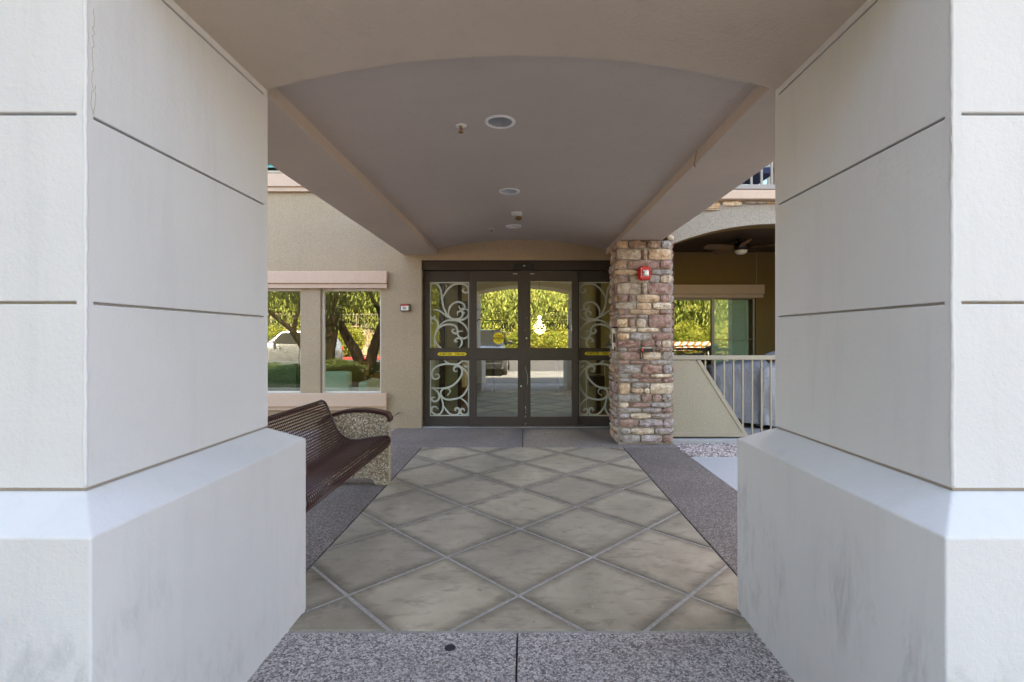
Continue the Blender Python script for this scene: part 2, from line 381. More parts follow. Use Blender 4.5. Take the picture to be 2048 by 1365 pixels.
    def build(s, name, mat, parent=None, bevel=0.0, smooth=False, seg=2, weld=False, sub=0):
        me = bpy.data.meshes.new(name)
        off = worldloc(parent) if parent else Vector((0, 0, 0))
        me.from_pydata([tuple(Vector(v) - off) for v in s.v], [], s.f); me.validate()
        bm = bmesh.new(); bm.from_mesh(me)
        if weld: bmesh.ops.remove_doubles(bm, verts=bm.verts, dist=1e-5)
        bmesh.ops.recalc_face_normals(bm, faces=bm.faces); bm.to_mesh(me); bm.free()
        me.materials.append(mat)
        o = bpy.data.objects.new(name, me); C.objects.link(o)
        if parent: o.parent = parent
        if bevel:
            b = o.modifiers.new('bevel', 'BEVEL'); b.width = bevel; b.segments = seg; b.limit_method = 'ANGLE'; b.angle_limit = R(40)
        if sub:
            u = o.modifiers.new('sub', 'SUBSURF'); u.levels = sub; u.render_levels = sub
        if smooth:
            me.shade_smooth()
        return o
def tag(o, label, cat=None, group=None, kind=None):
    if label: o['label'] = label
    if cat: o['category'] = cat
    if group: o['group'] = group
    if kind: o['kind'] = kind
    return o
def thing(name, loc, label, cat, group=None):
    o = bpy.data.objects.new(name, None); C.objects.link(o); o.location = loc
    o.empty_display_size = 0.2
    return tag(o, label, cat, group)
def box(name, mat, parent, x0, x1, y0, y1, z0, z1, bevel=0.0, **kw):
    return MB().box(x0, x1, y0, y1, z0, z1).build(name, mat, parent, bevel, **kw)
def boolean(o, cutter):
    md = o.modifiers.new('b', 'BOOLEAN'); md.operation = 'DIFFERENCE'; md.solver = 'EXACT'; md.object = cutter
    bpy.context.view_layer.update()
    dg = bpy.context.evaluated_depsgraph_get(); me = bpy.data.meshes.new_from_object(o.evaluated_get(dg))
    o.modifiers.clear(); o.data = me; bpy.data.objects.remove(cutter)
def cat_rom(pts, n=6):
    out = []; P = [pts[0]] + list(pts) + [pts[-1]]
    for i in range(1, len(P) - 2):
        p0, p1, p2, p3 = P[i-1], P[i], P[i+1], P[i+2]
        for k in range(n):
            t = k / n; t2, t3 = t*t, t*t*t
            out.append(tuple(0.5*((2*p1[d]) + (-p0[d]+p2[d])*t + (2*p0[d]-5*p1[d]+4*p2[d]-p3[d])*t2 + (-p0[d]+3*p1[d]-3*p2[d]+p3[d])*t3) for d in range(len(p1))))
    out.append(tuple(pts[-1])); return out
def text(name, body, size, loc, mat, parent, rot=(R(90), 0, 0), ext=0.0008, fit=None, bold=0.0):
    cu = bpy.data.curves.new(name, 'FONT'); cu.body = body; cu.size = size; cu.extrude = ext; cu.offset = bold
    cu.align_x = 'CENTER'; cu.align_y = 'CENTER'
    t = bpy.data.objects.new(name, cu); C.objects.link(t)
    bpy.context.view_layer.update(); dg = bpy.context.evaluated_depsgraph_get()
    me = bpy.data.meshes.new_from_object(t.evaluated_get(dg)); bpy.data.objects.remove(t)
    xs = [v.co.x for v in me.vertices]; k = 1.0
    if fit: k = fit / (max(xs) - min(xs))
    off = worldloc(parent)
    me.transform(Matrix.Translation(Vector(loc) - off) @ Matrix.Rotation(rot[2], 4, 'Z') @ Matrix.Rotation(rot[0], 4, 'X') @ Matrix.Diagonal((k, 1, 1, 1)))
    me.materials.append(mat)
    o = bpy.data.objects.new(name, me); C.objects.link(o); o.parent = parent; return o

# ------------------------------------------------------------------ ground
def struct(name, mb, mat, label, **kw): return tag(mb.build(name, mat, None, **kw), label, None, None, 'structure')
struct('ground', MB().box(-400, 400, -400, 400, -0.30, -0.06), M['earth'], 'bare desert ground reaching to the horizon')
struct('road', MB().box(-60, 60, -16.3, -5.01, -0.20, -0.02), M['asphalt'], 'asphalt driveway beyond the paler near strip')
struct('driveway', MB().box(-60, 60, -5.0, 0.445, -0.20, -0.012), M['lane'], 'near driveway strip, made paler to bounce light onto the entrance')
fw = MB()
fw.box(-14, -0.040, 0.45, 2.322, -0.25, 0.0); fw.box(-0.032, 14, 0.45, 2.322, -0.25, 0.0)
struct('walkway', fw, M['agg_front'], 'pale exposed aggregate walkway nearest the camera', bevel=0.004)
struct('pavement', MB().box(-1.98, -1.318, 2.330, 6.232, -0.25, 0.0), M['agg_side'], 'mauve aggregate strip under the bench', bevel=0.004)
struct('pavement', MB().box(1.254, 1.93, 2.330, 6.232, -0.25, 0.0), M['agg_side'], 'mauve aggregate strip right of the diamond slabs', bevel=0.004)
ap = MB(); ap.box(-1.98, -0.036, 6.240, 8.1, -0.25, 0.0); ap.box(-0.028, 1.95, 6.240, 8.1, -0.25, 0.0)
struct('apron', ap, M['agg_apron'], 'pinkish aggregate apron before the sliding doors', bevel=0.004)
struct('path', MB().box(1.938, 6.0, 2.33, 5.76, -0.25, -0.004), M['concrete'], 'smooth pale concrete walk beside the right strip', bevel=0.004)

fl = MB().box(-1.31, 1.246, 2.330, 6.232, -0.25, -0.0065).build('patterned_floor', M['joint'])
tag(fl, 'weathered concrete floor of diamond slabs with light tooled joints', None, None, 'structure')
def clip(poly, x0, x1, y0, y1):
    def cut(p, ins, inter):
        out = []
        for i in range(len(p)):
            a, b = p[i], p[(i+1) % len(p)]
            if ins(a):
                out.append(a)
                if not ins(b): out.append(inter(a, b))
            elif ins(b): out.append(inter(a, b))
        return out
    def ix(v): return lambda a, b: (v, a[1] + (b[1]-a[1]) * (v-a[0]) / (b[0]-a[0]))
    def iy(v): return lambda a, b: (a[0] + (b[0]-a[0]) * (v-a[1]) / (b[1]-a[1]), v)
    for ins, it in ((lambda p: p[0] >= x0, ix(x0)), (lambda p: p[0] <= x1, ix(x1)), (lambda p: p[1] >= y0, iy(y0)), (lambda p: p[1] <= y1, iy(y1))):
        if poly: poly = cut(poly, ins, it)
    return poly
S = 0.4655; JW = 0.0160
for j in range(-2, 10):
    for k in range(-5, 6):
        if (j + k) % 2 == 0: continue
        cx, cy = -0.035 + S * k, 2.664 + S * j; r = S - JW
        p = clip([(cx - r, cy), (cx, cy - r), (cx + r, cy), (cx, cy + r)], -1.305, 1.241, 2.345, 6.226)
        if len(p) < 3: continue
        ar = abs(sum(p[i][0]*p[(i+1)%len(p)][1]-p[(i+1)%len(p)][0]*p[i][1] for i in range(len(p)))) / 2
        if ar < 0.004: continue
        root = MB().prism(p, -0.012, 0.0, 'z').build('paving_slab', M['slab'], fl, 0.004)
        root.modifiers['bevel'].segments = 1
# gum spot
MB().lathe([(0, 0.002), (0.02, 0.003), (0.026, 0.0)], (PX(900, 2.21), 2.21, 0.0), 14).build('gum_spot', M['gum'])
tag(bpy.data.objects['gum_spot'], 'flattened black gum spot on the near aggregate walkway', 'gum')

# gravel
def scatter(name, label, x0, x1, y0, y1, z, n, r0, r1, avoid=None):
    mb = MB()
    for i in range(n):
        x, y = rnd.uniform(x0, x1), rnd.uniform(y0, y1)
        if avoid and avoid(x, y): continue
        r = rnd.uniform(r0, r1); a = rnd.uniform(0, 6.28); e = rnd.uniform(0.6, 1.4); fz = rnd.uniform(0.5, 0.9)
        ca, sa = math.cos(a), math.sin(a); vs = []
        for (dx, dy, dz) in ((1,0,0),(0,1,0),(-1,0,0),(0,-1,0),(0.1,0.1,1),(0,0,-1)):
            jx, jy = dx * r * e + rnd.uniform(-.3,.3)*r, dy * r / e + rnd.uniform(-.3,.3)*r
            vs.append((x + jx*ca - jy*sa, y + jx*sa + jy*ca, z + r*0.3 + dz * r * fz))
        mb.add(vs, [(0,1,4),(1,2,4),(2,3,4),(3,0,4),(1,0,5),(2,1,5),(3,2,5),(0,3,5)])
    return tag(mb.build(name, M['gravel']), label, None, None, 'stuff')
struct('gravel_bed', MB().box(1.95, 9.0, 5.77, 6.50, -0.2, -0.03), M['gravel'], 'bed of soil under the gravel by the patio')
struct('planting_bed', MB().box(-9.0, -1.99, 2.33, 7.54, -0.2, -0.04), M['gravel'], 'gravel planting bed behind the bench')
scatter('gravel', 'pinkish crushed gravel in the bed before the patio panel', 1.96, 4.6, 5.79, 6.49, -0.02, 4200, 0.010, 0.024)
scatter('gravel', 'crushed gravel in the bed behind the bench', -3.2, -2.0, 2.6, 7.5, -0.03, 5200, 0.010, 0.024)

struct('planting_strip', MB().box(-13.5, -2.7, -3.2, 1.6, -0.1, 0.012), M['shaded_gravel'], 'planting strip along the drive left of the entrance')
# ------------------------------------------------------------------ pillars
def pillar(sgn, xin, label):
    root = thing('entrance_pillar', (sgn * (xin + 0.6), 1.9, 0), label, 'pillar', 'stucco pillars of the entrance canopy')
    xo = xin + 1.26
    x0, x1 = sorted((sgn * xin, sgn * xo))
    b = MB(); zb, zt = 0.878, 0.957; i = 0.130
    def ring(d, z): return [(x0+d, 1.275+d, z), (x1-d, 1.275+d, z), (x1-d, 2.530-d, z), (x0+d, 2.530-d, z)]
    b.v = ring(0, -0.1) + ring(0, zb) + ring(i, zt)
    b.f = [(3,2,1,0)] + [(k, (k+1)%4, (k+1)%4+4, k+4) for k in range(4)] + [(k+4, (k+1)%4+4, (k+1)%4+8, k+8) for k in range(4)] + [(8,9,10,11)]
    b.build('base', M['pillar_base'], root, 0.005)
    # shaft: slightly wavering hand-finished faces with recessed grooves that stop short of the corners
    sx0, sx1, sy0, sy1 = x0+i, x1-i, 1.275+i, 2.530-i
    sh = MB().box(sx0+0.007, sx1-0.007, sy0+0.007, sy1-0.007, zt-0.02, zt+0.0095).build('joint_strip', M['mortar'], root)
    s = MB().box(sx0, sx1, sy0, sy1, zt+0.009, 3.5).build('shaft', M['pillar'], root)
    cut = MB()
    for z in (1.499, 2.041, 2.573):
        e = 0.028; h = 0.0038; d = 0.024
        for (a0, a1, c0, c1) in ((sx0+e, sx1-e, sy0-0.05, sy0+d), (sx0+e, sx1-e, sy1-d, sy1+0.05),
                                  (sx0-0.05, sx0+d, sy0+e, sy1-e), (sx1-d, sx1+0.05, sy0+e, sy1-e)):
            cut.box(a0, a1, c0, c1, z-h, z+h)
    c = cut.build('cutter', M['mortar'], root)
    boolean(s, c)
    bv = s.modifiers.new('bevel', 'BEVEL'); bv.width = 0.004; bv.segments = 2; bv.limit_method = 'ANGLE'; bv.angle_limit = R(40)
    cb = MB()
    for (qx, qy) in ((sx0, sy0), (sx1, sy0), (sx0, sy1), (sx1, sy1)):
        ix_, iy_ = (1 if qx == sx0 else -1), (1 if qy == sy0 else -1); n = 150; pts = []; rr = []
        for k in range(n + 1):
            z = zt + 0.012 + (2.56 - zt) * k / n
            w1 = noise.noise((qx*3, qy*3, z*9)); w2 = noise.noise((qx*3+5, qy*3, z*40))
            pts.append((qx + ix_*(0.0045 + 0.002*w1), qy + iy_*(0.0045 + 0.002*w2), z)); rr.append(0.0060 + 0.0016*w1 + 0.0014*w2)
        cb.tube(pts, rr, 8)
    tag(cb.build('corner_bead', M['pillar'], root, smooth=True), None, kind='stuff')
    # hairline cracks as fine raised ragged seams near the corner
    cr = MB()
    def crack(p, q, n, amp, face):
        pts = []
        for k in range(n + 1):
            t = k / n; a = p[0] + (q[0]-p[0])*t + rnd.uniform(-amp, amp); z = p[1] + (q[1]-p[1])*t
            pts.append((face, a, z))
        cr.tube(pts, 0.0011, 4)
    fx = sx1 if sgn < 0 else sx0
    if sgn < 0:
        crack((1.425, 2.05), (1.432, 2.36), 26, 0.004, fx); crack((1.44, 2.14), (1.43, 2.05), 9, 0.003, fx)
    else:
        cr.tube([(PX(1902, 1.404)+rnd.uniform(-.003,.003), 1.4045, 2.03-0.012*k) for k in range(16)], 0.0009, 4)
    cr.build('crack', M['mortar'], root)
    return root
pillar(-1, 1.130, 'left stucco pillar, pale grey with flared scuffed base, beside the bench')
pillar(1, 1.095, 'right stucco pillar, pale grey with flared scuffed base, opposite the bench')

# ------------------------------------------------------------------ canopy
can = thing('entrance_canopy', (0, 4.5, 2.6), 'taupe stucco entrance canopy with barrel vaulted ceiling and two side beams', 'canopy')
XL, XR = -1.262, 1.227
def portal(x):
    t = (x - (XL+XR)/2) / ((XR-XL)/2); return 2.605 + 0.165 * (1 - t*t)
MB().arch(XL+0.0, XR-0.0, portal, 3.5, 1.405+0.012, 2.385, 40).build('portal_arch', M['canopy'], can, smooth=False)
VX0, VX1 = -1.354, 1.250
def vz(x):
    t = (x - (VX0+VX1)/2) / ((VX1-VX0)/2); return 2.752 + 0.146 * (1 - t*t)
vault = MB().arch(VX0, VX1, vz, 3.3, 2.387, 7.535, 48).build('vault', M['vault'], can, weld=True)
LIGHTS = [(-0.173, 3.40), (-0.160, 5.02), (-0.155, 6.60)]
cm = MB()
for (x, y) in LIGHTS:
    cm.lathe([(0, 0), (0.088, 0), (0.088, 0.5), (0, 0.5)], (x, y, 2.7), 28)
cm = cm.build('cutter', M['vault'], None, weld=True)
boolean(vault, cm)
def beam(x0, x1, y1, wob):
    n = 40; mb = MB()
    ys = [2.405 + (y1 - 2.405) * i / n for i in range(n + 1)]
    for i, y in enumerate(ys):
        a = x0 + 0.006 * noise.noise((y*1.3, wob, 0)); b = x1 + 0.006 * noise.noise((y*1.3, wob+9, 0)); z = 2.668 + 0.006 * noise.noise((y*1.1, wob+20, 0))
        mb.v += [(a, y, z), (b, y, z), (b, y, 3.4), (a, y, 3.4)]
        if i:
            q = 4*i; p = q - 4
            mb.f += [(p, p+1, q+1, q), (p+1, p+2, q+2, q+1), (p+2, p+3, q+3, q+2), (p+3, p, q, q+3)]
    mb.f += [(3,2,1,0), (4*n, 4*n+1, 4*n+2, 4*n+3)]
    return mb.build('beam', M['canopy'], can, 0.006)
beam(-1.872, -1.350, 7.536, 0)
beam(1.247, 1.795, 7.536, 3)
MB().box(-1.9, 1.85, 2.405, 7.538, 3.401, 3.55).build('canopy_roof', M['canopy'], can)
MB().box(-2.36, 2.33, 1.35, 2.40, 3.501, 3.62).build('front_parapet', M['canopy'], can)

MB().box(-2.75, 2.72, 0.85, 1.349, 3.50, 3.66).build('sky_blocker', M['canopy'], can, 0.01)  # added out of view to block sky light from the pillar base slopes
lights = []
for i, (x, y) in enumerate(LIGHTS):
    z = vz(x)
    lab = ['nearest and largest recessed round ceiling light in the vault', 'middle recessed round ceiling light of the vault', 'farthest recessed round ceiling light, near the door wall'][i]
    r = thing('recessed_light', (x, y, z), lab, 'ceiling light', 'recessed lights in the vaulted ceiling')
    mb = MB(); mb.lathe([(0.082, -0.004), (0.086, -0.009), (0.098, -0.010), (0.107, -0.004), (0.107, 0.006)], (x, y, z), 32).build('trim_ring', M['white'], r, smooth=True)
    n = 64; f = MB()
    for k in range(n):
        t = 2*math.pi*k/n; rr = 0.080 + (0.0025 if k % 2 else 0)
        for h, q in ((-0.004, 1.0), (0.10, 0.92), (0.20, 0.72)): f.v.append((x + rr*q*math.cos(t), y + rr*q*math.sin(t), z + h))
    for k in range(n):
        a, b = 3*k, 3*((k+1) % n); f.f += [(a, b, b+1, a+1), (a+1, b+1, b+2, a+2)]
    f.build('reflector', M['can'], r)
    MB().lathe([(0.0, 0.198), (0.062, 0.200)], (x, y, z), 24).build('socket_plate', M['can'], r)
    MB().lathe([(0.0, 0.11), (0.02, 0.115), (0.034, 0.14), (0.03, 0.175), (0.016, 0.20)], (x, y, z), 16).build('bulb', M['fan_glass'], r, smooth=True)
for i, (x, y) in enumerate([(-0.45, 3.44), (-0.46, 6.70)]):
    z = vz(x)
    r = thing('fire_sprinkler', (x, y, z), ['near brass sprinkler head left of the largest ceiling light', 'far brass sprinkler head left of the farthest ceiling light'][i], 'sprinkler', 'sprinkler heads in the vault')
    MB().lathe([(0.0, -0.002), (0.024, -0.004), (0.040, -0.002), (0.042, 0.008)], (x, y, z), 24).build('escutcheon', M['white'], r, smooth=True)
    mb = MB(); mb.lathe([(0.0, 0.0), (0.011, 0.0), (0.011, -0.02), (0.0, -0.022)], (x, y, z), 12)
    mb.tube([(x-0.010, y, z-0.02), (x-0.013, y, z-0.032), (x, y, z-0.045)], 0.0025); mb.tube([(x+0.010, y, z-0.02), (x+0.013, y, z-0.032), (x, y, z-0.045)], 0.0025)
    mb.lathe([(0.0, -0.044), (0.017, -0.045), (0.018, -0.048), (0.0, -0.049)], (x, y, z), 12); mb.build('nozzle', M['brass'], r)
    MB().tube([(x, y, z-0.022), (x, y, z-0.043)], 0.003).build('bulb', M['red_lens'], r)
r = thing('ceiling_plate', (-0.10, 5.91, vz(-0.1)), 'small white rectangular cover plate on the vaulted ceiling', 'cover plate')
box('plate', M['white'], r, -0.165, -0.035, 5.84, 5.98, vz(-0.1)-0.014, vz(-0.1)+0.004, 0.003)
for dx in (-0.045, 0.045): MB().lathe([(0, -0.0165), (0.004, -0.0165), (0.004, -0.01)], (-0.10+dx, 5.91, vz(-0.1)), 8).build('screw', M['silver'], r)
st = MB()
zq = vz(-0.08)
st.prism([(-0.08 + (0.040 + 0.012*noise.noise((math.cos(a)*2, math.sin(a)*2, 1))) * math.cos(a), 6.16 + 0.10 * (1 + .35*noise.noise((math.cos(a)*3, math.sin(a)*3, 4))) * math.sin(a)) for a in [2*math.pi*k/22 for k in range(22)]], zq-0.006, zq+0.002, 'z')
tag(st.build('rust_stain', M['rust']), 'rusty orange stain on the vault by the farthest light', 'stain')
w = MB().tube(cat_rom([(1.243, 3.55, 2.752), (1.238, 3.56, 2.70), (1.232, 3.57, 2.66), (1.240, 3.56, 2.635), (1.246, 3.6, 2.668)]), 0.0022)
tag(w.build('loose_wire', M['wood']), 'short loose brown wire hanging from the right beam edge', 'wire')

# ------------------------------------------------------------------ building
bld = thing('building', (0, 8, 0), 'tan stucco residential building with lobby windows and patio behind the canopy', 'building')
WY = 7.54; TOP = 10.6
wz0, wz1 = 0.530, 2.150
holes = [(-1.593, 1.576, -0.5, 2.587), (-3.150, -2.215, wz0, wz1), (-4.90, -3.454, wz0, wz1), (-5.2, -2.45, 3.95, 5.4)]
wall = MB().cellwall((-16, 1.94), (-0.2, TOP), holes, WY, WY+0.20).build('wall', M['wall'], bld, weld=True)
def trimbar(name, x0, x1, zb, zm, zt, y, d1, d2, parent=bld, mat=None):
    mat = mat or M['trim']
    o = MB().box(x0, x1, y-d1, y-0.001, zm+0.0015, zt).build(name, mat, parent, 0.008)
    MB().box(x0, x1-0.008, y-d2, y-0.001, zb, zm-0.0015).build('lower_step', mat, o, 0.005)
trimbar('window_header', -6.2, PX(775, 7.5), PZ(577, 7.5), PZ(567.5, 7.5), PZ(543, 7.5), WY, 0.075, 0.05)
trimbar('window_sill', -6.2, PX(774, 7.5), PZ(821, 7.5), PZ(813.5, 7.5), PZ(787, 7.5), WY, 0.085, 0.05)
trimbar('band_course', -6.5, -2.2, PZ(383.5, 7.5), PZ(375, 7.5), PZ(350, 7.5), WY, 0.085, 0.055)
MB().box(PX(760.6, WY), PX(761.6, WY), WY-0.0015, WY-0.0002, PZ(543, WY), TOP-1).build('control_joint', M['mortar'], bld)
MB().box(PX(776, WY), PX(840, WY), WY-0.0015, WY-0.0002, PZ(574.6, WY), PZ(573.8, WY)).build('control_joint', M['mortar'], bld)
def window(x0, x1, z0, z1, y, parent, fr=0.03, mat='white_frame', gl='glass_window', label=None, stile=None):
    f = MB(); f.cellwall((x0, x1), (z0, z1), [(x0+fr, x1-fr, z0+fr, z1-fr)], y, y+0.05)
    o = f.build('window', M[mat], parent, 0.004, weld=True)
    if label: o['label'] = label
    MB().box(x0+fr-0.004, x1-fr+0.004, y+0.022, y+0.028, z0+fr-0.004, z1-fr+0.004).build('pane', M[gl], o)
    return o
window(-3.150, -2.215, wz0, wz1, WY+0.07, bld, 0.035)
window(-4.90, -3.454, wz0, wz1, WY+0.07, bld, 0.035)
uw = window(-5.2, -2.45, 3.95, 5.4, WY+0.07, bld, 0.04, label='upper window with teal shutter louvers')
for k in range(18):
    z = 4.02 + 0.075*k
    MB().prism([(WY+0.02, z), (WY+0.022, z+0.01), (WY+0.065, z+0.072), (WY+0.063, z+0.062)], -5.14, -2.51, 'x').build('louver', M['teal'], uw)

# lobby shell
lob = MB(); lob.cellwall((-5.4, 1.93), (-0.1, 2.95), [], 15.0, 15.1); lob.box(-5.5, -5.4, WY+0.20, 15.1, -0.1, 2.95); lob.box(1.80, 1.93, WY+0.2, 15.1, -0.1, 2.95)
lob.cellwall((-5.4, 1.8), (-0.1, 2.95), [(-1.7, 1.7, -0.2, 2.3), (-4.8, -2.2, -0.2, 2.2)], 12.2, 12.35)
lob.box(-2.3, -1.27, 9.3, 9.42, 0.0, 2.95); lob.box(1.05, 1.80, 9.3, 9.42, 0.0, 2.95)
lob.build('lobby_wall', M['interior'], bld)
box('lobby_ceiling', M['ceil_in'], bld, -5.5, 1.93, WY+0.2, 15.1, 2.951, 3.1)
box('lobby_floor', M['wood'], bld, -5.5, 1.93, 8.105, 15.1, -0.1, -0.003)
box('roof', M['canopy'], bld, -16, 16, WY+0.2, 22, TOP-0.4, TOP+0.1)
box('rear_wall', M['wall'], bld, -16, 16, 21.8, 22, -0.2, TOP)
for s in (-16, 15.8): box('side_wall', M['wall'], bld, s, s+0.2, WY+0.21, 21.79, -0.2, TOP-0.41)

# patio bay
PY = 6.60
ax0, ax1 = 1.95, 4.78
def pz(x):
    t = (x - 3.365) / 1.415; return 2.642 + 0.276 * (1 - t*t)
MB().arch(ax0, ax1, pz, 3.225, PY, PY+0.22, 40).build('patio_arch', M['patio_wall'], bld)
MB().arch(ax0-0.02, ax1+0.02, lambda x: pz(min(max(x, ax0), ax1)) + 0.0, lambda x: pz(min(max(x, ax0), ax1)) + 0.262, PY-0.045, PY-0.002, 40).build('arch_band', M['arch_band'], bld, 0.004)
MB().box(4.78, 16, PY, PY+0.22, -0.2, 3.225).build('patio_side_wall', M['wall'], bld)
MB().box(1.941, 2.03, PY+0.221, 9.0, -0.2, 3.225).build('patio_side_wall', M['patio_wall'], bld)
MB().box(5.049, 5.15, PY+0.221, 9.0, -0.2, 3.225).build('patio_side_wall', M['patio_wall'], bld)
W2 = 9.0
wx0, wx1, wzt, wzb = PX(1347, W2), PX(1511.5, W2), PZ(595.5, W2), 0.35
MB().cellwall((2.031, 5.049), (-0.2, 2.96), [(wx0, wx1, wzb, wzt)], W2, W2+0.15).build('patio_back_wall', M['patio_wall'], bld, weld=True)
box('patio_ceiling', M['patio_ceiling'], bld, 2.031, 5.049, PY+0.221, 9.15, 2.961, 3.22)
box('patio_floor', M['concrete'], bld, 1.96, 5.6, 6.52, 9.15, -0.2, 0.035, 0.004)
trimbar('window_header', 2.2, PX(1527, W2-.03), PZ(596, W2-.03), PZ(589, W2-.03), PZ(570, W2-.03), W2, 0.08, 0.05, mat=M['trim'])
MB().box(PX(1347, W2), PX(1348, W2), W2-0.0015, W2-0.0002, PZ(569, W2), 2.955).build('control_joint', M['mortar'], bld); MB().box(PX(1512.5, W2), PX(1513.3, W2), W2-0.0015, W2-0.0002, PZ(569, W2), 2.955).build('control_joint', M['mortar'], bld)
pw = MB(); xm = PX(1427.5, W2)
pw.cellwall((wx0, wx1), (wzb, wzt), [(wx0+0.028, xm-0.025, wzb+0.05, wzt-0.045), (xm+0.028, wx1-0.028, wzb+0.05, wzt-0.03)], W2+0.04, W2+0.09)
pwo = pw.build('window', M['rail'], bld, 0.004, weld=True); pwo['label'] = 'sliding patio window with pale green shutters behind its right half'
for (a, b, y) in ((wx0+0.024, xm-0.021, W2+0.07), (xm+0.024, wx1-0.024, W2+0.06)):
    MB().box(a, b, y, y+0.006, wzb+0.04, wzt-0.025).build('pane', M['glass_window'], pwo)
MB().box(xm+0.028, wx1-0.028, W2+0.050, W2+0.058, PZ(679.5, W2), PZ(678.2, W2)).build('mullion', M['rail'], pwo)
sx0, sx1 = xm+0.03, PX(1503, W2)
sf = MB().cellwall((sx0, sx1), (wzb+0.04, wzt-0.035), [(sx0+0.06, sx1-0.055, wzb+0.1, wzt-0.12)], W2+0.12, W2+0.15).build('shutter', M['shutter'], bld, 0.003, weld=True)
k = 0; z = wzb + 0.13
while z < wzt - 0.14:
    MB().prism([(W2+0.118, z-0.008), (W2+0.122, z-0.008), (W2+0.150, z+0.066), (W2+0.146, z+0.068)], sx0+0.062, sx1-0.057, 'x').build('louver', M['shutter'], sf)
    z += 0.077
# room behind the patio window
box('back_room_wall', M['interior'], bld, 2.0, 5.1, 11.5, 11.6, -0.1, 2.96)
box('back_room_floor', M['wood'], bld, 1.94, 5.4, 9.16, 11.5, -0.1, 0.02)
box('back_room_ceiling', M['ceil_in'], bld, 1.94, 5.4, 9.16, 11.6, 2.961, 3.1)
box('back_room_wall', M['interior'], bld, 5.1, 5.2, 9.16, 11.6, -0.1, 2.96)

# stone course and balcony above the patio
COL = {'t': (0.66,0.44,0.24), 'o': (0.46,0.27,0.16), 'c': (0.80,0.66,0.47), 'g': (0.37,0.335,0.31), 'p': (0.33,0.165,0.125), 'l': (0.42,0.35,0.34), 'b': (0.33,0.19,0.12), 'k': (0.44,0.35,0.25)}
def stone(x0, x1, z0, z1, y, d, parent, code, axis='y', sgn=-1):
    """rough-faced ledge stone; its face looks along -y (axis 'y') or along x (axis 'x')"""
    w, h = x1-x0, z1-z0; nx, nz = (4, 3) if w > 0.11 else (3, 3)
    cols = COL[code]; kk = rnd.uniform(0.98, 1.3); j = min(w, h) * 0.05
    fr, bk = [], []
    for b in range(nz+1):
        for a in range(nx+1):
            u, v = a/nx, b/nz; x, z = x0+w*u, z0+h*v
            edge = (a in (0, nx)) or (b in (0, nz))
            x += rnd.uniform(-j, j); z += rnd.uniform(-j, j)
            if edge:
                if a == 0: x += 0.004
                if a == nx: x -= 0.004
                dd = d * rnd.uniform(0.60, 0.85)
                if a in (0, nx) and b in (0, nz): dd = d * 0.4; x += (0.007 if a == 0 else -0.007); z += (0.006 if b == 0 else -0.006)
            else: dd = d * rnd.uniform(0.75, 1.2)
            fr.append((x, dd, z)); bk.append((x, -0.005, z))
    N = len(fr); vs = fr + bk; fs = []
    W = nx + 1
    for b in range(nz):
        for a in range(nx): q = b*W+a; fs.append((q, q+1, q+1+W, q+W))
    bd = [a for a in range(W)] + [nx + W*b for b in range(1, nz+1)] + [nz*W + a for a in range(nx-1, -1, -1)] + [W*b for b in range(nz-1, 0, -1)]
    for i in range(len(bd)): p, q = bd[i], bd[(i+1) % len(bd)]; fs.append((p, q, q+N, p+N))
    vv = [(x, y + sgn*dd, z) if axis == 'y' else (y + sgn*dd, x, z) for (x, dd, z) in vs]
    m = MB(); m.add(vv, fs); o = m.build('stone', M['stone'], parent)
    o.color = (cols[0]*kk, cols[1]*kk, cols[2]*kk, 1); return o
sb = MB().arch(ax0-0.0, 5.6, lambda x: pz(min(x, ax1)) + 0.264, 3.226, PY-0.02, PY-0.003, 30).build('stone_course', M['mortar'], bld)
xs = 2.03
for i, c in enumerate('ctcgtkcgtc'):
    x2 = xs + rnd.uniform(0.22, 0.38); zb = max(pz(min(xs, ax1)), pz(min(x2, ax1))) + 0.272
    if i < 2: stone(xs, x2-0.01, zb-0.02, 3.12, PY-0.02, 0.035, sb, c); stone(xs+0.03, x2-0.03, 3.13, 3.22, PY-0.02, 0.035, sb, 't')
    else: stone(xs, x2-0.01, zb, 3.222, PY-0.02, 0.035, sb, c)
    xs = x2
box('balcony_ledge', M['trim'], bld, 1.80, 5.6, PY-0.14, PY+0.23, 3.228, 3.345, 0.006)
box('balcony_floor', M['concrete'], bld, 1.94, 16, PY+0.231, 9.3, 3.228, 3.34)
MB().cellwall((1.94, 16), (3.341, TOP), [(3.0, 4.7, 3.4, 5.5)], 9.3, 9.5).build('upper_wall', M['wall'], bld, weld=True)
uw2 = window(3.0, 4.7, 3.4, 5.5, 9.36, bld, 0.05, label='balcony door glazed from floor to head')
box('curtain', M['teal'], bld, 3.0, 4.7, 9.6, 9.62, 3.4, 5.5)
box('balcony_roof', M['canopy'], bld, 1.94, 16, PY, 9.299, 6.0, 6.3)

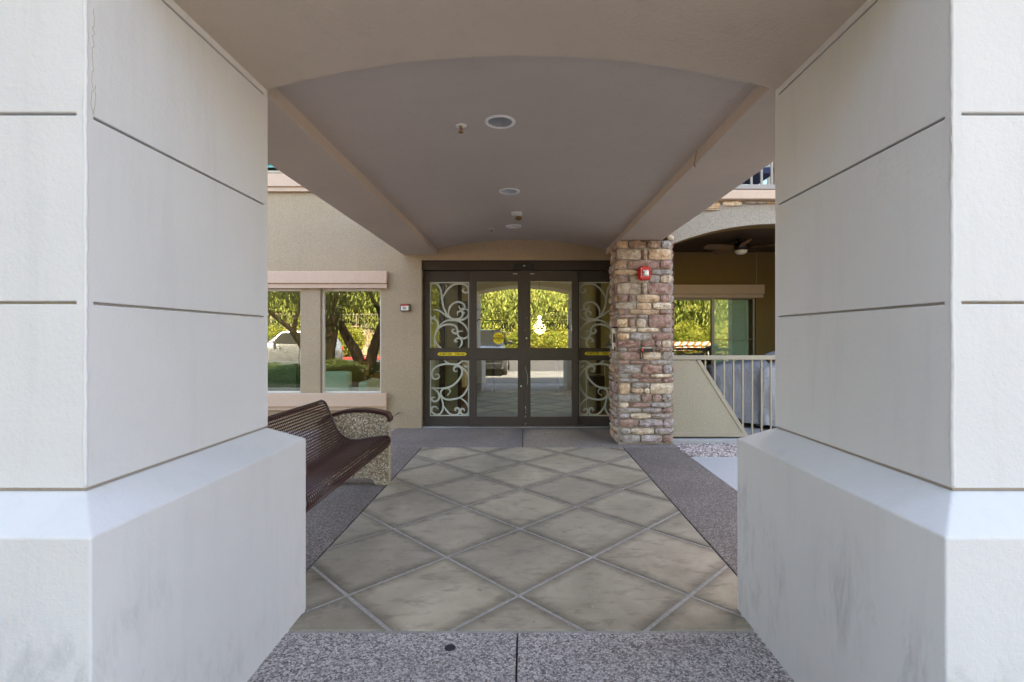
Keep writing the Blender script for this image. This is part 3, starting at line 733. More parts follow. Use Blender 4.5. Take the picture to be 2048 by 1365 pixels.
rl = thing('balcony_railing', (3.4, PY, 3.35), 'pale balcony railing above the patio arch', 'railing')
box('bottom_rail', M['ledge_metal'], rl, 2.3, 5.6, PY-0.03, PY+0.02, 3.39, 3.45, 0.003)
box('top_rail', M['ledge_metal'], rl, 2.3, 5.6, PY-0.035, PY+0.025, 4.35, 4.41, 0.003)
for k in range(24):
    x = 2.36 + 0.137*k
    box('baluster', M['ledge_metal'], rl, x-0.012, x+0.012, PY-0.02, PY+0.006, 3.45, 4.35)
for x in (2.3, 5.5): box('post', M['ledge_metal'], rl, x-0.03, x+0.03, PY-0.034, PY+0.026, 3.345, 4.349)
bc = thing('balcony_chair', (3.25, 7.2, 3.34), 'wooden chair with navy cushion behind the balcony railing', 'chair')
box('seat', M['navy'], bc, 2.95, 3.55, 6.95, 7.45, 3.72, 3.82, 0.02); box('backrest', M['navy'], bc, 2.95, 3.55, 7.45, 7.53, 3.80, 4.25, 0.02)
for a in (2.93, 3.52):
    box('armrest', M['orange'] if False else M['wood'], bc, a, a+0.05, 6.93, 7.5, 3.93, 3.96)
    for b in (6.95, 7.48): box('leg', M['wood'], bc, a, a+0.05, b, b+0.05, 3.34, 3.93)

# ------------------------------------------------------------------ stone pillar
sp = thing('stone_pillar', (1.57, 6.66, 0), 'ledge stone pillar of tan, cream and purple stones supporting the right beam', 'pillar')
SX0, SX1, SY0, SY1 = 1.222, 1.918, 6.400, 6.945
box('core', M['mortar'], sp, SX0, SX1, SY0, SY1, -0.05, 2.662)
A = lambda u: 1215 + u/6.5
rows1 = [(75,170,[(130,270,'t'),(278,505,'b'),(520,695,'b'),(708,832,'g')]),
 (185,318,[(122,442,'k'),(450,525,'b'),(535,832,'t')]),
 (330,438,[(125,255,'o'),(270,685,'p'),(694,832,'p')]),
 (455,515,[(90,405,'t'),(412,560,'k'),(570,828,'g')]),
 (525,620,[(140,268,'p'),(285,545,'k'),(553,687,'g'),(695,836,'c')]),
 (630,768,[(132,440,'k'),(450,522,'k'),(533,838,'p')]),
 (780,868,[(145,265,'p'),(272,347,'p'),(385,685,'t'),(694,833,'p')]),
 (885,968,[(115,375,'k'),(388,578,'t'),(595,836,'c')]),
 (975,1032,[(148,265,'p'),(300,678,'t'),(686,830,'p')]),
 (1042,1082,[(142,390,'p'),(398,528,'g')]),(1045,1202,[(537,836,'p')]),
 (1095,1198,[(125,268,'t'),(285,360,'p'),(380,505,'c')]),
 (1210,1262,[(132,378,'c'),(398,672,'c'),(712,834,'l')]),
 (1278,1362,[(132,288,'t'),(300,582,'g'),(590,836,'p')])]
B = lambda u: 1215 + u/6.064
rows2 = [(70,148,[(135,402,'p'),(420,577,'p'),(585,660,'p'),(668,778,'c')]),
 (158,203,[(140,242,'g'),(250,395,'p'),(402,585,'p'),(592,778,'p')]),
 (214,300,[(152,395,'p'),(402,427,'p'),(435,657,'c'),(665,778,'g')]),
 (313,358,[(145,262,'p'),(283,518,'p'),(528,782,'g')]),
 (372,467,[(152,408,'g'),(424,668,'p'),(677,783,'l')]),
 (478,522,[(152,280,'g'),(298,515,'p'),(528,788,'c')]),
 (533,578,[(142,385,'g'),(395,667,'p'),(673,788,'p')]),
 (590,713,[(146,280,'t'),(524,798,'c')]),(588,645,[(298,514,'g')]),(653,713,[(290,442,'t'),(448,520,'c')]),
 (725,812,[(143,407,'g'),(414,542,'p'),(549,662,'p'),(668,780,'g')]),
 (827,883,[(143,262,'c'),(270,522,'p'),(538,782,'g')]),
 (893,948,[(152,418,'g'),(424,668,'l'),(673,790,'p')]),
 (960,1018,[(152,270,'l'),(283,532,'c'),(539,788,'l')]),
 (1033,1122,[(158,380,'p'),(388,676,'l'),(682,802,'l')]),
 (1138,1208,[(163,285,'g'),(290,575,'c'),(580,798,'l')]),
 (1222,1312,[(158,400,'g'),(408,668,'l'),(675,797,'p')])]
YF = 6.36; bands = []
for fn, y0p, sc, rows in ((A, 470, 6.5, rows1), (B, 670, 6.064, rows2)):
    for (v0, v1, L) in rows:
        z1, z0 = PZ(y0p + v0/sc, YF), PZ(y0p + v1/sc, YF)
        z0 = max(z0, 0.006)
        if L[0][0] < 200: bands.append((z0, z1))
        for (u0, u1, c) in L: stone(PX(fn(u0), YF), PX(fn(u1), YF), z0, z1, SY0, rnd.uniform(0.032, 0.05), sp, c)
for face, sg in ((SX0, -1), (SX1, 1)):
    for (z0, z1) in bands:
        y = SY0 + 0.005
        while y < SY1 - 0.06:
            y2 = min(SY1, y + rnd.uniform(0.10, 0.26))
            if SY1 - y2 < 0.07: y2 = SY1
            stone(y, y2-0.012, z0, z1, face, rnd.uniform(0.026, 0.04), sp, rnd.choice('tpgpkklpgo'), 'x', sg); y = y2
stone(1.86, 1.945, 2.665, 2.73, SY0+0.02, 0.05, sp, 'c')

# fire alarm
fa = thing('fire_alarm', (1.55, 6.33, 2.23), 'red wall fire alarm with white strobe on the stone pillar', 'fire alarm')
ax, az = PX(1290.5, 6.3), PZ(546.5, 6.3); ay = 6.35
hx, hz = 0.078, 0.088
poly = [(ax-hx, az-hz*.8), (ax-hx*.6, az-hz), (ax+hx*.6, az-hz), (ax+hx, az-hz*.8), (ax+hx, az+hz*.8), (ax+hx*.6, az+hz), (ax-hx*.6, az+hz), (ax-hx, az+hz*.8)]
MB().prism(poly, ay-0.01, ay+0.02).build('back_plate', M['red'], fa, 0.003)
q = [(ax + (p[0]-ax)*.8, az + (p[1]-az)*.92) for p in poly]
fb = MB(); fb.v = [(p[0], ay-0.01, p[1]) for p in poly] + [(p[0], ay-0.055, p[1]) for p in q]
fb.f = [tuple(range(8, 16))] + [(i, (i+1)%8, (i+1)%8+8, i+8) for i in range(8)]
fb.build('housing', M['red'], fa, 0.003)
MB().box(ax-0.022, ax+0.034, ay-0.085, ay-0.055, az-0.036, az+0.032).build('strobe_lens', M['lamp_glass'], fa, 0.012)
MB().box(ax-0.028, ax+0.040, ay-0.062, ay-0.054, az-0.042, az+0.038).build('strobe_bezel', M['white'], fa, 0.002)
text('fire_lettering', 'F\nI\nR\nE', 0.032, (ax-0.048, ay-0.0565, az+0.005), M['white'], fa)
for s in (-1, 1): box('mount_tab', M['red'], fa, ax+s*0.03-0.01, ax+s*0.03+0.01, ay-0.03, ay, az+hz, az+hz+0.01, 0.002)

# motion exit reader with red light
cr = thing('card_reader', (1.57, 6.33, 1.23), 'slim black card reader with red light on the stone pillar', 'card reader')
box('body', M['black'], cr, PX(1282, 6.32), PX(1306, 6.32), 6.30, 6.36, PZ(704.5, 6.32), PZ(696.5, 6.32), 0.006)
box('top_strip', M['silver'], cr, PX(1284, 6.32), PX(1303, 6.32), 6.297, 6.33, PZ(697, 6.32), PZ(695.4, 6.32), 0.001)
MB().lathe([(0, -0.006), (0.013, -0.004), (0.015, 0)], (PX(1284.5, 6.3), 6.297, PZ(700.5, 6.3)), 14, 'y').build('red_light', M['red_lens'], cr)
ic = thing('intercom', (1.15, 6.5, 1.38), 'silver and black intercom with handset on the left side of the stone pillar', 'intercom')
iy = 6.47
box('housing', M['silver'], ic, PX(1224, iy), PX(1236, iy), iy, iy+0.10, PZ(699, iy), PZ(657, iy), 0.004)
box('hood', M['black'], ic, PX(1225, iy), PX(1234, iy), iy-0.02, iy+0.08, PZ(656.5, iy), PZ(654.5, iy), 0.002)
box('screen', M['black'], ic, PX(1226, iy), PX(1231, iy), iy-0.003, iy+0.001, PZ(686, iy), PZ(668, iy))
box('keypad', M['white'], ic, PX(1226, iy), PX(1234, iy), iy-0.003, iy+0.001, PZ(665, iy), PZ(658.5, iy))
box('lock_box', M['black'], ic, PX(1228, iy), PX(1230.5, iy), iy-0.012, iy+0.001, PZ(702, iy), PZ(694, iy), 0.002)
hd = MB().tube([(PX(1213, iy), iy+0.02, PZ(687, iy)), (PX(1217, iy), iy+0.01, PZ(692, iy)), (PX(1224, iy), iy+0.03, PZ(689, iy))], 0.010, 8)
hd.tube([(PX(1217, iy), iy+0.01, PZ(684, iy)), (PX(1223, iy), iy+0.02, PZ(693, iy))], 0.006, 8); hd.build('handset', M['black'], ic)

# small status panel on the left wall
pn = thing('status_panel', (-1.84, 7.5, 1.86), 'small dark wall panel with red bar left of the sliding door', 'panel')
a, b, c, d = PX(800.5, 7.5), PX(820, 7.5), PZ(622.5, 7.5), PZ(608.5, 7.5)
box('case', M['black'], pn, a, b, 7.50, 7.54, c, d, 0.006)
box('face', M['white'], pn, a+0.012, b-0.030, 7.4975, 7.501, c+0.010, d-0.030)
box('red_bar', M['red_lens'], pn, a+0.014, b-0.03, 7.497, 7.501, d-0.024, d-0.010)
for k in range(3): box('button', M['silver'], pn, b-0.024, b-0.012, 7.496, 7.501, c+0.015+0.026*k, c+0.030+0.026*k)
box('display', M['rail'], pn, a+0.035, b-0.055, 7.4965, 7.4976, c+0.022, d-0.040)
pp = MB().tube(cat_rom([(-1.94, 7.545, 0.245), (-1.94, 7.47, 0.243), (-1.94, 7.2, 0.238), (-1.94, 6.7, 0.23)]), 0.016, 10)
tag(pp.build('drain_pipe', M['rail'], smooth=True), 'short tan pipe leaving the wall behind the bench end', 'pipe')

# ------------------------------------------------------------------ sliding door
DY = 7.66
def DXu(u): return (820 + u/3.25 - CX) * DY / F
def DZv(v): return H - (480 + v/3.25 - CY) * DY / F
door = thing('sliding_door', (0, DY, 0), 'dark bronze automatic double sliding door with scrollwork sidelights', 'door')
zh0, zh1 = DZv(201), 2.585
box('header', M['bronze_header'], door, -1.590, 1.573, DY-0.07, DY+0.06, zh0, zh1, 0.004)
box('threshold', M['silver'], door, -1.590, 1.573, DY-0.08, DY+0.09, -0.01, 0.014, 0.003)
for (a, b) in ((-1.590, DXu(84)), (1.573-(DXu(84)+1.590), 1.573)):
    box('jamb', M['bronze'], door, a, b, DY-0.02, DY+0.05, 0.014, zh0-0.001, 0.003)
def panel(name, x0, x1, gx0, gx1, yb, gl, lo, label):
    zt, zb = zh0-0.004, 0.016
    z_u1, z_u0, z_l1, z_l0 = DZv(268), DZv(708), DZv(779), DZv(1153)
    f = MB().cellwall((x0, x1), (zb, zt), [(gx0, gx1, z_u0, z_u1), (gx0, gx1, z_l0, z_l1)], yb, yb+0.045)
    o = f.build(name, M['bronze'], door, 0.003, weld=True); o['label'] = label
    for (c, d) in ((z_u0, z_u1), (z_l0, z_l1)):
        box('pane', M[gl], o, gx0-0.004, gx1+0.004, yb+0.02, yb+0.026, c-0.004, d+0.004)
        g = MB().cellwall((gx0-0.001, gx1+0.001), (c-0.001, d+0.001), [(gx0+0.010, gx1-0.010, c+0.010, d-0.010)], yb+0.006, yb+0.019)
        g.build('glazing_bead', M['bronze_header'], o, weld=True)
    return o
leafL = panel('door_leaf', DXu(393), DXu(740.5), DXu(430), DXu(705), DY-0.035, 'glass_door', 0, 'left sliding leaf with round yellow caution sticker')
leafR = panel('door_leaf', DXu(743.5), DXu(1091), DXu(779), DXu(1054), DY-0.035, 'glass_door', 0, 'right sliding leaf')
sideL = panel('sidelight', DXu(85), DXu(404), DXu(122), DXu(388), DY+0.015, 'glass_side', 0, 'left sidelight with frosted scrollwork')
sideR = panel('sidelight', DXu(1484-404), DXu(1484-85), DXu(1484-388), DXu(1484-122), DY+0.015, 'glass_side', 0, 'right sidelight with frosted scrollwork, partly behind the stone pillar')
# motion sensor, keyholes, track cover
sn = box('motion_sensor', M['black'], door, DXu(676), DXu(806), DY-0.12, DY-0.071, DZv(196), DZv(167), 0.010)
box('sensor_window', M['silver'], sn, DXu(735), DXu(750), DY-0.124, DY-0.119, DZv(180), DZv(172))
for u in (685, 795): box('track_clip', M['silver'], door, DXu(u-14), DXu(u+14), DY-0.045, DY-0.036, DZv(226), DZv(221), 0.001)
for (u, v) in ((722, 950), (757, 640)): MB().lathe([(0, -0.008), (0.012, -0.007), (0.014, 0)], (DXu(u), DY-0.035, DZv(v)), 14, 'y').build('lock_cylinder', M['silver'], leafL if u < 740 else leafR)
scr = MB().tube(cat_rom([(DXu(750), DY-0.0362, DZv(820)), (DXu(755), DY-0.0362, DZv(850)), (DXu(763), DY-0.0362, DZv(880)), (DXu(765), DY-0.0362, DZv(915)), (DXu(760), DY-0.0362, DZv(940))]), 0.0016, 4)
for k in range(10): u = 750+rnd.uniform(-4, 4); v = rnd.uniform(1080, 1200); scr.box(DXu(u), DXu(u+rnd.uniform(2,5)), DY-0.0372, DY-0.0355, DZv(v), DZv(v-rnd.uniform(2, 6)))
for (u, v) in ((758, 510), (745, 590)): scr.box(DXu(u), DXu(u+3), DY-0.0372, DY-0.0355, DZv(v), DZv(v-4))
scr.build('paint_chip', M['white_frame'], leafR)
bmp = MB(); bmp.box(DXu(740.7), DXu(743.3), DY-0.033, DY+0.0, 0.02, zh0-0.006); bmp.build('door_gasket', M['rubber'], leafL)

# frosted scrollwork, traced strokes
ZA = lambda u, v: (PX(850 + u/9.75, DY), PZ(560 + v/9.75, DY))
ZB = lambda u, v: (PX(850 + u/10.92, DY), PZ(715 + v/10.92, DY))
SA = [[(85,170),(105,100),(165,65),(240,95),(290,170),(312,270),(328,380),(345,490),(375,590),(430,680),(500,745),(600,782),(680,785),(760,765),(820,720),(845,650),(835,600),(795,572),(750,585),(715,625)],
 [(338,380),(350,325),(385,260),(440,180),(520,110),(610,75),(700,75),(780,95),(830,150),(843,205),(815,243),(765,245),(728,215),(735,185),(770,175)],
 [(470,730),(452,650),(465,570),(500,500),(570,445),(650,430),(720,450),(765,500),(760,545),(730,570),(690,565),(660,540),(655,500)],
 [(470,730),(540,762),(620,767),(690,740),(725,690),(725,640),(700,610),(660,615),(625,640),(635,695)],
 [(725,650),(775,640)],
 [(150,590),(230,585),(300,620),(370,670),(440,720),(520,765)],
 [(250,930),(300,870),(380,810),(480,787),(580,790),(660,810),(740,860),(800,930),(843,1020),(843,1080),(800,1128),(730,1145),(670,1120),(635,1070),(640,1020),(690,1000),(745,1002)],
 [(178,1130),(190,1050),(230,975),(300,912),(390,876),(490,870),(570,890),(615,940),(630,1000),(600,1045),(560,1040),(525,1005),(535,970),(578,962)],
 [(195,1344),(175,1200),(185,1080),(230,975),(250,900),(240,830),(205,775),(140,755),(105,790),(110,840),(165,845)],
 [(100,690),(120,735),(170,735),(190,690)],
 [(320,1344),(250,1290),(200,1210),(180,1130)],
 [(640,1344),(690,1290),(715,1230),(700,1170),(660,1140),(610,1150),(580,1188),(600,1208),(640,1208)]]
SB = [[(395,52),(460,110),(530,145),(620,160),(700,155),(780,110),(828,52)],
 [(800,95),(840,88),(890,90),(945,130),(945,190),(900,213),(862,195),(875,165)],
 [(215,395),(260,368),(302,405),(290,455),(230,480),(165,455),(140,390),(150,310),(220,220),(330,170),(440,150),(560,150),(680,165),(780,215),(870,290),(930,380),(960,500),(945,620),(900,730),(830,830),(740,890),(620,920),(490,930),(400,900),(345,840),(335,770),(370,710),(430,685),(500,690),(540,740),(530,790),(470,840)],
 [(705,292),(660,318),(625,280),(635,225),(690,195),(760,220),(800,280),(800,360),(760,450),(680,550),(580,630),(460,670),(300,680),(105,665)],
 [(150,675),(240,730),(300,820),(300,900),(250,960),(190,970),(140,930),(155,880),(220,890)],
 [(320,830),(365,940),(390,1050),(375,1160),(320,1240),(240,1262),(160,1220),(130,1160),(160,1095),(230,1090),(275,1140)],
 [(395,1050),(430,1120),(490,1200),(560,1255),(650,1268),(720,1245),(745,1180),(720,1120),(670,1120),(645,1155),(678,1190)],
 [(740,885),(820,930),(890,990),(940,1080),(950,1180),(910,1248),(840,1262),(780,1230),(770,1170),(800,1132),(848,1145),(855,1190)]]
XC = DXu(742)
def scroll(parent, mirror):
    g0, g1 = DXu(122), DXu(388)
    for strokes, Z, zc0, zc1, nb in ((SA, ZA, DZv(708), DZv(268), 'top'), (SB, ZB, DZv(1153), DZv(779), 'bottom')):
        mb = MB(); k = 0
        mx = (lambda x: 2*XC - x) if mirror else (lambda x: x)
        for st_ in strokes:
            pts = [Z(*p) for p in st_]
            pts = [(mx(min(max(x, g0+0.012), g1-0.012)), min(max(z, zc0+0.001), zc1-0.001)) for x, z in cat_rom(pts, 7)]
            yy = DY + 0.0335 - 0.00012 * k; k += 1
            mb.ribbon(pts, 0.029, yy, yy+0.0008, 2)
        yy = DY + 0.0322
        for (a, b, c, d) in ((g0+0.011, g0+0.030, zc0, zc1), (g1-0.030, g1-0.011, zc0, zc1)):
            x0, x1 = sorted((mx(a), mx(b))); mb.box(x0, x1, yy-0.0004, yy, c, d)
        zz = (zc1-0.030, zc1-0.011) if nb == 'top' else (zc0+0.011, zc0+0.030)
        x0, x1 = sorted((mx(g0+0.010), mx(g1-0.010))); mb.box(x0, x1, yy-0.0008, yy-0.0005, zz[0], zz[1])
        mb.build('scrollwork', M['film'], parent)
scroll(sideL, False); scroll(sideR, True)

# yellow arrow stickers
def arrow(u0, u1, v0, v1, parent, y):
    x0, x1, z0, z1 = DXu(u0), DXu(u1), DZv(v1), DZv(v0); zc = (z0+z1)/2; t = (z1-z0)*0.62
    o = MB().prism([(x0, zc), (x0+t, z0), (x1-t, z0), (x1, zc), (x1-t, z1), (x0+t, z1)], y-0.0012, y-0.0004).build('arrow_sticker', M['yellow'], parent)
    text('lettering', 'AUTOMATIC DOOR', 0.052, (x0+(x1-x0)*0.285, y-0.0016, zc), M['black'], parent, fit=(x1-x0)*0.42, ext=0.0003, bold=0.0012)
    text('lettering', '///', 0.03, (x0+(x1-x0)*0.56, y-0.0016, zc), M['rail'], parent, fit=(x1-x0)*0.08, ext=0.0003)
    text('lettering', 'STAND CLEAR', 0.052, (x0+(x1-x0)*0.765, y-0.0016, zc), M['black'], parent, fit=(x1-x0)*0.32, ext=0.0003, bold=0.0012)
arrow(176, 369, 732, 754, sideL, DY+0.015); arrow(1134, 1330, 729, 750, sideR, DY+0.015)
# round caution sticker
gy = DY - 0.035 + 0.0195
cx_, cz_, cr_ = DXu(576), DZv(640), 37.5/3.25*DY/F
circ = [(cx_ + cr_*math.cos(2*math.pi*k/36), cz_ + cr_*math.sin(2*math.pi*k/36)) for k in range(36)]
MB().prism(circ, gy-0.0006, gy).build('caution_sticker', M['yellow'], leafL)
box('caution_band', M['black'], leafL, cx_-cr_*0.97, cx_+cr_*0.97, gy-0.0012, gy-0.0007, cz_-cr_*0.22, cz_+cr_*0.22)
text('caution_lettering', 'CAUTION', 0.045, (cx_, gy-0.0016, cz_), M['yellow'], leafL, fit=cr_*1.75, ext=0.0003, bold=0.001)
text('caution_lettering', 'AUTOMATIC', 0.026, (cx_, gy-0.0012, cz_+cr_*0.42), M['black'], leafL, fit=cr_*1.35, ext=0.0003, bold=0.0006)
text('caution_lettering', 'DOOR', 0.026, (cx_, gy-0.0012, cz_-cr_*0.45), M['black'], leafL, fit=cr_*0.75, ext=0.0003, bold=0.0006)
# script name and small tower emblem on each leaf
def script(u0, parent):
    # local units: 1 = one zoom pixel of 1/10.24 photo px, origin at T stem foot
    mb = MB(); Y = DY - 0.035 + 0.0193; K = DY / F / 10.24
    X0, Z0 = PX(950 + u0/10.24, DY), PZ(620 + 383/10.24, DY)
    n = [0]
    def st(pts, w=13):
        w = w * 1.35
        mb.ribbon(cat_rom([(X0 + x*K, Z0 + y*K) for x, y in pts], 5), w*K, Y-0.0006-0.00002*n[0], Y-0.0003-0.00002*n[0], 2); n[0] += 1
    st([(-55,135),(-65,165),(-35,182),(60,168),(230,160),(660,152)], 12)       # long cross bar
    st([(60,172),(38,110),(18,45),(22,8),(50,-2),(78,20)], 15)                 # T
    def o(x): st([(x+45,118),(x+15,95),(x-5,45),(x+5,5),(x+35,-2),(x+62,35),(x+70,90),(x+50,118),(x+40,100),(x+75,88)], 12)
    o(100)
    st([(215,62),(245,118),(252,90),(240,40),(222,2),(200,-5),(190,8)], 13)    # s
    st([(345,102),(330,118),(300,95),(280,45),(290,5),(320,-2),(350,22)], 13)  # c
    def a(x):
        st([(x+70,112),(x+40,112),(x+8,70),(x,20),(x+18,-2),(x+50,35),(x+78,100)], 12); st([(x+86,120),(x+68,50),(x+68,8),(x+85,-2),(x+108,20)], 14)
    a(370)
    st([(492,118),(486,60),(474,0)], 13); st([(478,20),(508,85),(540,116),(552,95),(544,40),(546,4),(564,-2),(584,20)], 13)
    a(600)
    st([(200,-75),(235,-45),(270,-38),(350,-30),(430,-28),(480,-40),(500,-35)], 12) # swash
    st([(240,-40),(215,-50),(225,-65),(260,-58)], 8)
    # tower emblem
    cx = 345
    st([(cx-75,330),(cx-35,345),(cx,350),(cx+40,345),(cx+75,328)], 10); st([(cx,350),(cx,385)], 8); st([(cx-45,375),(cx+45,375)], 7)
    st([(cx-38,185),(cx-38,280),(cx-25,305),(cx,314),(cx+25,305),(cx+38,280),(cx+38,185)], 9)
    st([(cx-14,200),(cx-14,250),(cx,268),(cx+14,250),(cx+14,200)], 7)
    mb.build('etched_lettering', M['etch'], parent)
script(120, leafL); script(1240, leafR)

# ------------------------------------------------------------------ patio railing
pr = thing('patio_railing', (2.7, 6.66, 0), 'tan metal patio railing with slanted solid stucco panel', 'railing')
RY = 6.62
rx0, rx1 = 1.935, 4.775
box('top_rail', M['rail'], pr, rx0, rx1, RY-0.03, RY+0.03, PZ(720, RY-.03), PZ(711.3, RY-.03), 0.004)
box('bottom_rail', M['rail'], pr, rx0, PX(1489, RY-.02), RY-0.025, RY+0.02, PZ(874, RY-.02), PZ(866, RY-.02), 0.003)
zt_, zb_ = PZ(720.5, RY), PZ(866, RY)
xa, xb = PX(1391.5, RY), PX(1487.5, RY)
MB().prism([(rx0, zb_+0.002), (xb, zb_+0.002), (xa, zt_-0.002), (rx0, zt_-0.002)], RY-0.018, RY+0.012).build('solid_panel', M['panel'], pr, 0.002)
w_ = 0.048
MB().prism([(xb+0.004, zb_-0.055), (xb+0.004+w_*1.3, zb_-0.055), (xa+0.004+w_*1.15, zt_-0.002), (xa+0.004, zt_-0.002)], RY-0.026, RY+0.022).build('slanted_rail', M['rail'], pr, 0.003)
for k in range(26):
    x = PX(1410.3 + 18.75*k, RY)
    if x > rx1: break
    t = (x - xa) / (xb - xa); zlow = 0.08 if t > 1.12 else zt_ + (zb_ - zt_) * t + 0.05
    if x < 3.2: zlow = max(0.075, zt_ + (zb_-zt_)*t + 0.03)
    box('baluster', M['rail'], pr, x-0.010, x+0.010, RY-0.012, RY+0.010, zlow, zt_)
box('bottom_rail', M['rail'], pr, PX(1500, RY), rx1, RY-0.02, RY+0.02, 0.045, 0.078, 0.003)

# grill under a cover
gr = thing('covered_grill', (3.35, 7.7, 0), 'grill under a draped grey vinyl cover behind the patio railing', 'grill')
def cover(name, cx, cy, HX, HY, ang, mat, h, ph):
    mb = MB(); n = 120; lv = [(0.09, 1.03), (0.2, 1.02), (0.35, 1.01), (0.5, 1.0), (0.62, 0.99), (0.72, 0.98), (0.82, 0.975), (0.90, 0.97), (0.97, 0.955), (1.0, 0.90), (1.012, 0.6), (1.02, 0.0)]
    ca, sa = math.cos(ang), math.sin(ang)
    for li, (z, s) in enumerate(lv):
        for k in range(n):
            t = 2*math.pi*k/n; c, s_ = math.cos(t), math.sin(t); e = 0.28
            x = math.copysign(abs(c)**e, c) * HX * s; y = math.copysign(abs(s_)**e, s_) * HY * s
            am = 0.10 * (1.02 - z)**0.7 if z < 1 else 0
            x *= 1 + 0.4*am * math.sin(5*t + ph)
            ridge = abs(math.sin(x*9 + 1.8*z + ph)) + 0.5*abs(math.sin(x*21 - 3*z + ph)) + 0.8*noise.noise((x*3, z*3, ph))
            y += math.copysign(am * 0.9 * ridge, y) * (1 if abs(s_) > .3 else .3)
            zz = z*h + (0.02*noise.noise((x*5, y*5, ph)) if z > 0.9 else 0) + (0.03*math.sin(3*t+ph) if li == 0 else 0)
            zz += 0.06 * (x/HX) * (1 if z > 0.85 else 0)
            mb.v.append((cx + x*ca - y*sa, cy + x*sa + y*ca, zz))
    for li in range(len(lv)-1):
        for k in range(n): k2 = (k+1) % n; mb.f.append((li*n+k, li*n+k2, (li+1)*n+k2, (li+1)*n+k))
    return mb.build(name, mat, gr, smooth=True)
cover('cover', 3.30, 7.72, 0.45, 0.30, R(-8), M['cover'], 1.0, 0.3)
cover('cover_lit_side', 3.83, 7.62, 0.36, 0.36, R(6), M['cover_lit'], 0.985, 2.1)  # lit side of the cover, drawn as a separate paler form
box('leg', M['black'], gr, 3.05, 3.10, 7.42, 7.47, 0.035, 0.3); box('leg', M['black'], gr, 3.72, 3.77, 7.7, 7.75, 0.035, 0.3)
MB().lathe([(0, -0.02), (0.07, -0.02), (0.085, -0.01), (0.085, 0.01), (0.07, 0.02), (0, 0.02)], (3.13, 7.24, 0.12), 20, 'y').build('wheel', M['rubber'], gr)
fo = thing('folded_tarp', (3.66, 7.9, 1.2), 'folded blue grey plastic lying on top of the covered grill', 'tarp')
ft = MB(); ft.add([(3.70,7.55,1.12),(3.75,7.52,1.10),(4.1,7.55,1.10),(4.1,7.8,1.11),(3.75,7.8,1.11),(3.78,7.6,1.16),(4.08,7.62,1.25),(4.08,7.75,1.23)],
   [(0,1,5),(1,2,6,5),(2,3,7,6),(0,5,7,4),(5,6,7),(4,7,3),(0,4,1),(1,4,3,2)]); ft.build('sheet', M['cover'], fo, 0.01)

# ceiling fan
fn = thing('ceiling_fan', (3.44, 7.8, 2.96), 'dark patio ceiling fan with round frosted light', 'ceiling fan')
fx, fy = PX(1482, 7.8), 7.8; fz = PZ(500, 7.8)
MB().lathe([(0, 0.0), (0.07, 0.0), (0.07, -0.03), (0.03, -0.045), (0.03, -0.07)], (fx, fy, 2.96), 24).build('canopy_mount', M['dark_metal'], fn, smooth=True)
MB().lathe([(0.03, 0.13), (0.10, 0.11), (0.125, 0.06), (0.115, 0.02), (0.09, 0.0), (0, 0.0)], (fx, fy, fz-0.01), 28).build('motor', M['dark_metal'], fn, smooth=True)
MB().lathe([(0.095, 0.0), (0.09, -0.03), (0.06, -0.055), (0.0, -0.066)], (fx, fy, fz-0.012), 28).build('light_bowl', M['fan_glass'], fn, smooth=True)
for k in range(5):
    a = R(183 + 72*k); ca, sa = math.cos(a), math.sin(a); b = MB(); tl = 0.028
    for (r0, w) in ((0.12, 0.045), (0.20, 0.06), (0.40, 0.075), (0.56, 0.065), (0.60, 0.03)):
        for s in (-1, 1):
            for dz in (0, 0.006): b.v.append((fx + r0*ca - s*w*sa, fy + r0*sa + s*w*ca, fz + 0.035 + s*tl*w/0.075 + dz))
    for i in range(4):
        p = 4*i; q = p+4; b.f += [(p, p+2, q+2, q), (p+1, q+1, q+3, p+3), (p, q, q+1, p+1), (p+2, p+3, q+3, q+2)]
    b.f += [(0, 1, 3, 2), (16, 18, 19, 17)]
    b.build('blade', M['wood'], fn)

# ------------------------------------------------------------------ bench
bn = thing('bench', (-1.6, 3.75, 0), 'maroon woven wire bench with pebbled concrete end panels', 'bench')
prof = [(-1.955,0.770),(-1.940,0.797),(-1.915,0.803),(-1.888,0.787),(-1.868,0.755),(-1.831,0.663),(-1.793,0.567),(-1.744,0.489),(-1.677,0.441),(-1.580,0.431),(-1.435,0.455),(-1.320,0.468),(-1.284,0.455),(-1.272,0.425),(-1.284,0.392),(-1.305,0.378)]
pc = cat_rom(prof, 6)
L = [0]
for i in range(1, len(pc)): L.append(L[-1] + math.hypot(pc[i][0]-pc[i-1][0], pc[i][1]-pc[i-1][1]))
def at(s):
    for i in range(1, len(pc)):
        if L[i] >= s: t = (s-L[i-1])/(L[i]-L[i-1]+1e-9); return (pc[i-1][0]+(pc[i][0]-pc[i-1][0])*t, pc[i-1][1]+(pc[i][1]-pc[i-1][1])*t)
    return pc[-1]
BY0, BY1 = 2.88, 4.62
mb = MB(); N = int(L[-1]/0.0235)
for k in range(N+1):
    p = at(L[-1]*k/N); mb.tube([(p[0], BY0, p[1]), (p[0], BY1, p[1])], 0.0055, 6)
mb2 = MB(); nr = int((BY1-BY0)/0.027); P2 = [at(L[-1]*k/44) for k in range(45)]
for k in range(nr+1):
    y = BY0 + (BY1-BY0)*k/nr; mb2.tube([(p[0], y, p[1]) for p in P2], 0.0036, 5)
tag(mb.build('seat_rods', M['maroon'], bn, smooth=True), 'long maroon rods of seat and back', kind='stuff')
tag(mb2.build('seat_wires', M['maroon'], bn), 'fine maroon cross wires woven over the rods', kind='stuff')
for y in (BY0, BY1): MB().tube([(p[0], y, p[1]) for p in pc], 0.009, 8).build('seat_edge', M['maroon'], bn, smooth=True)
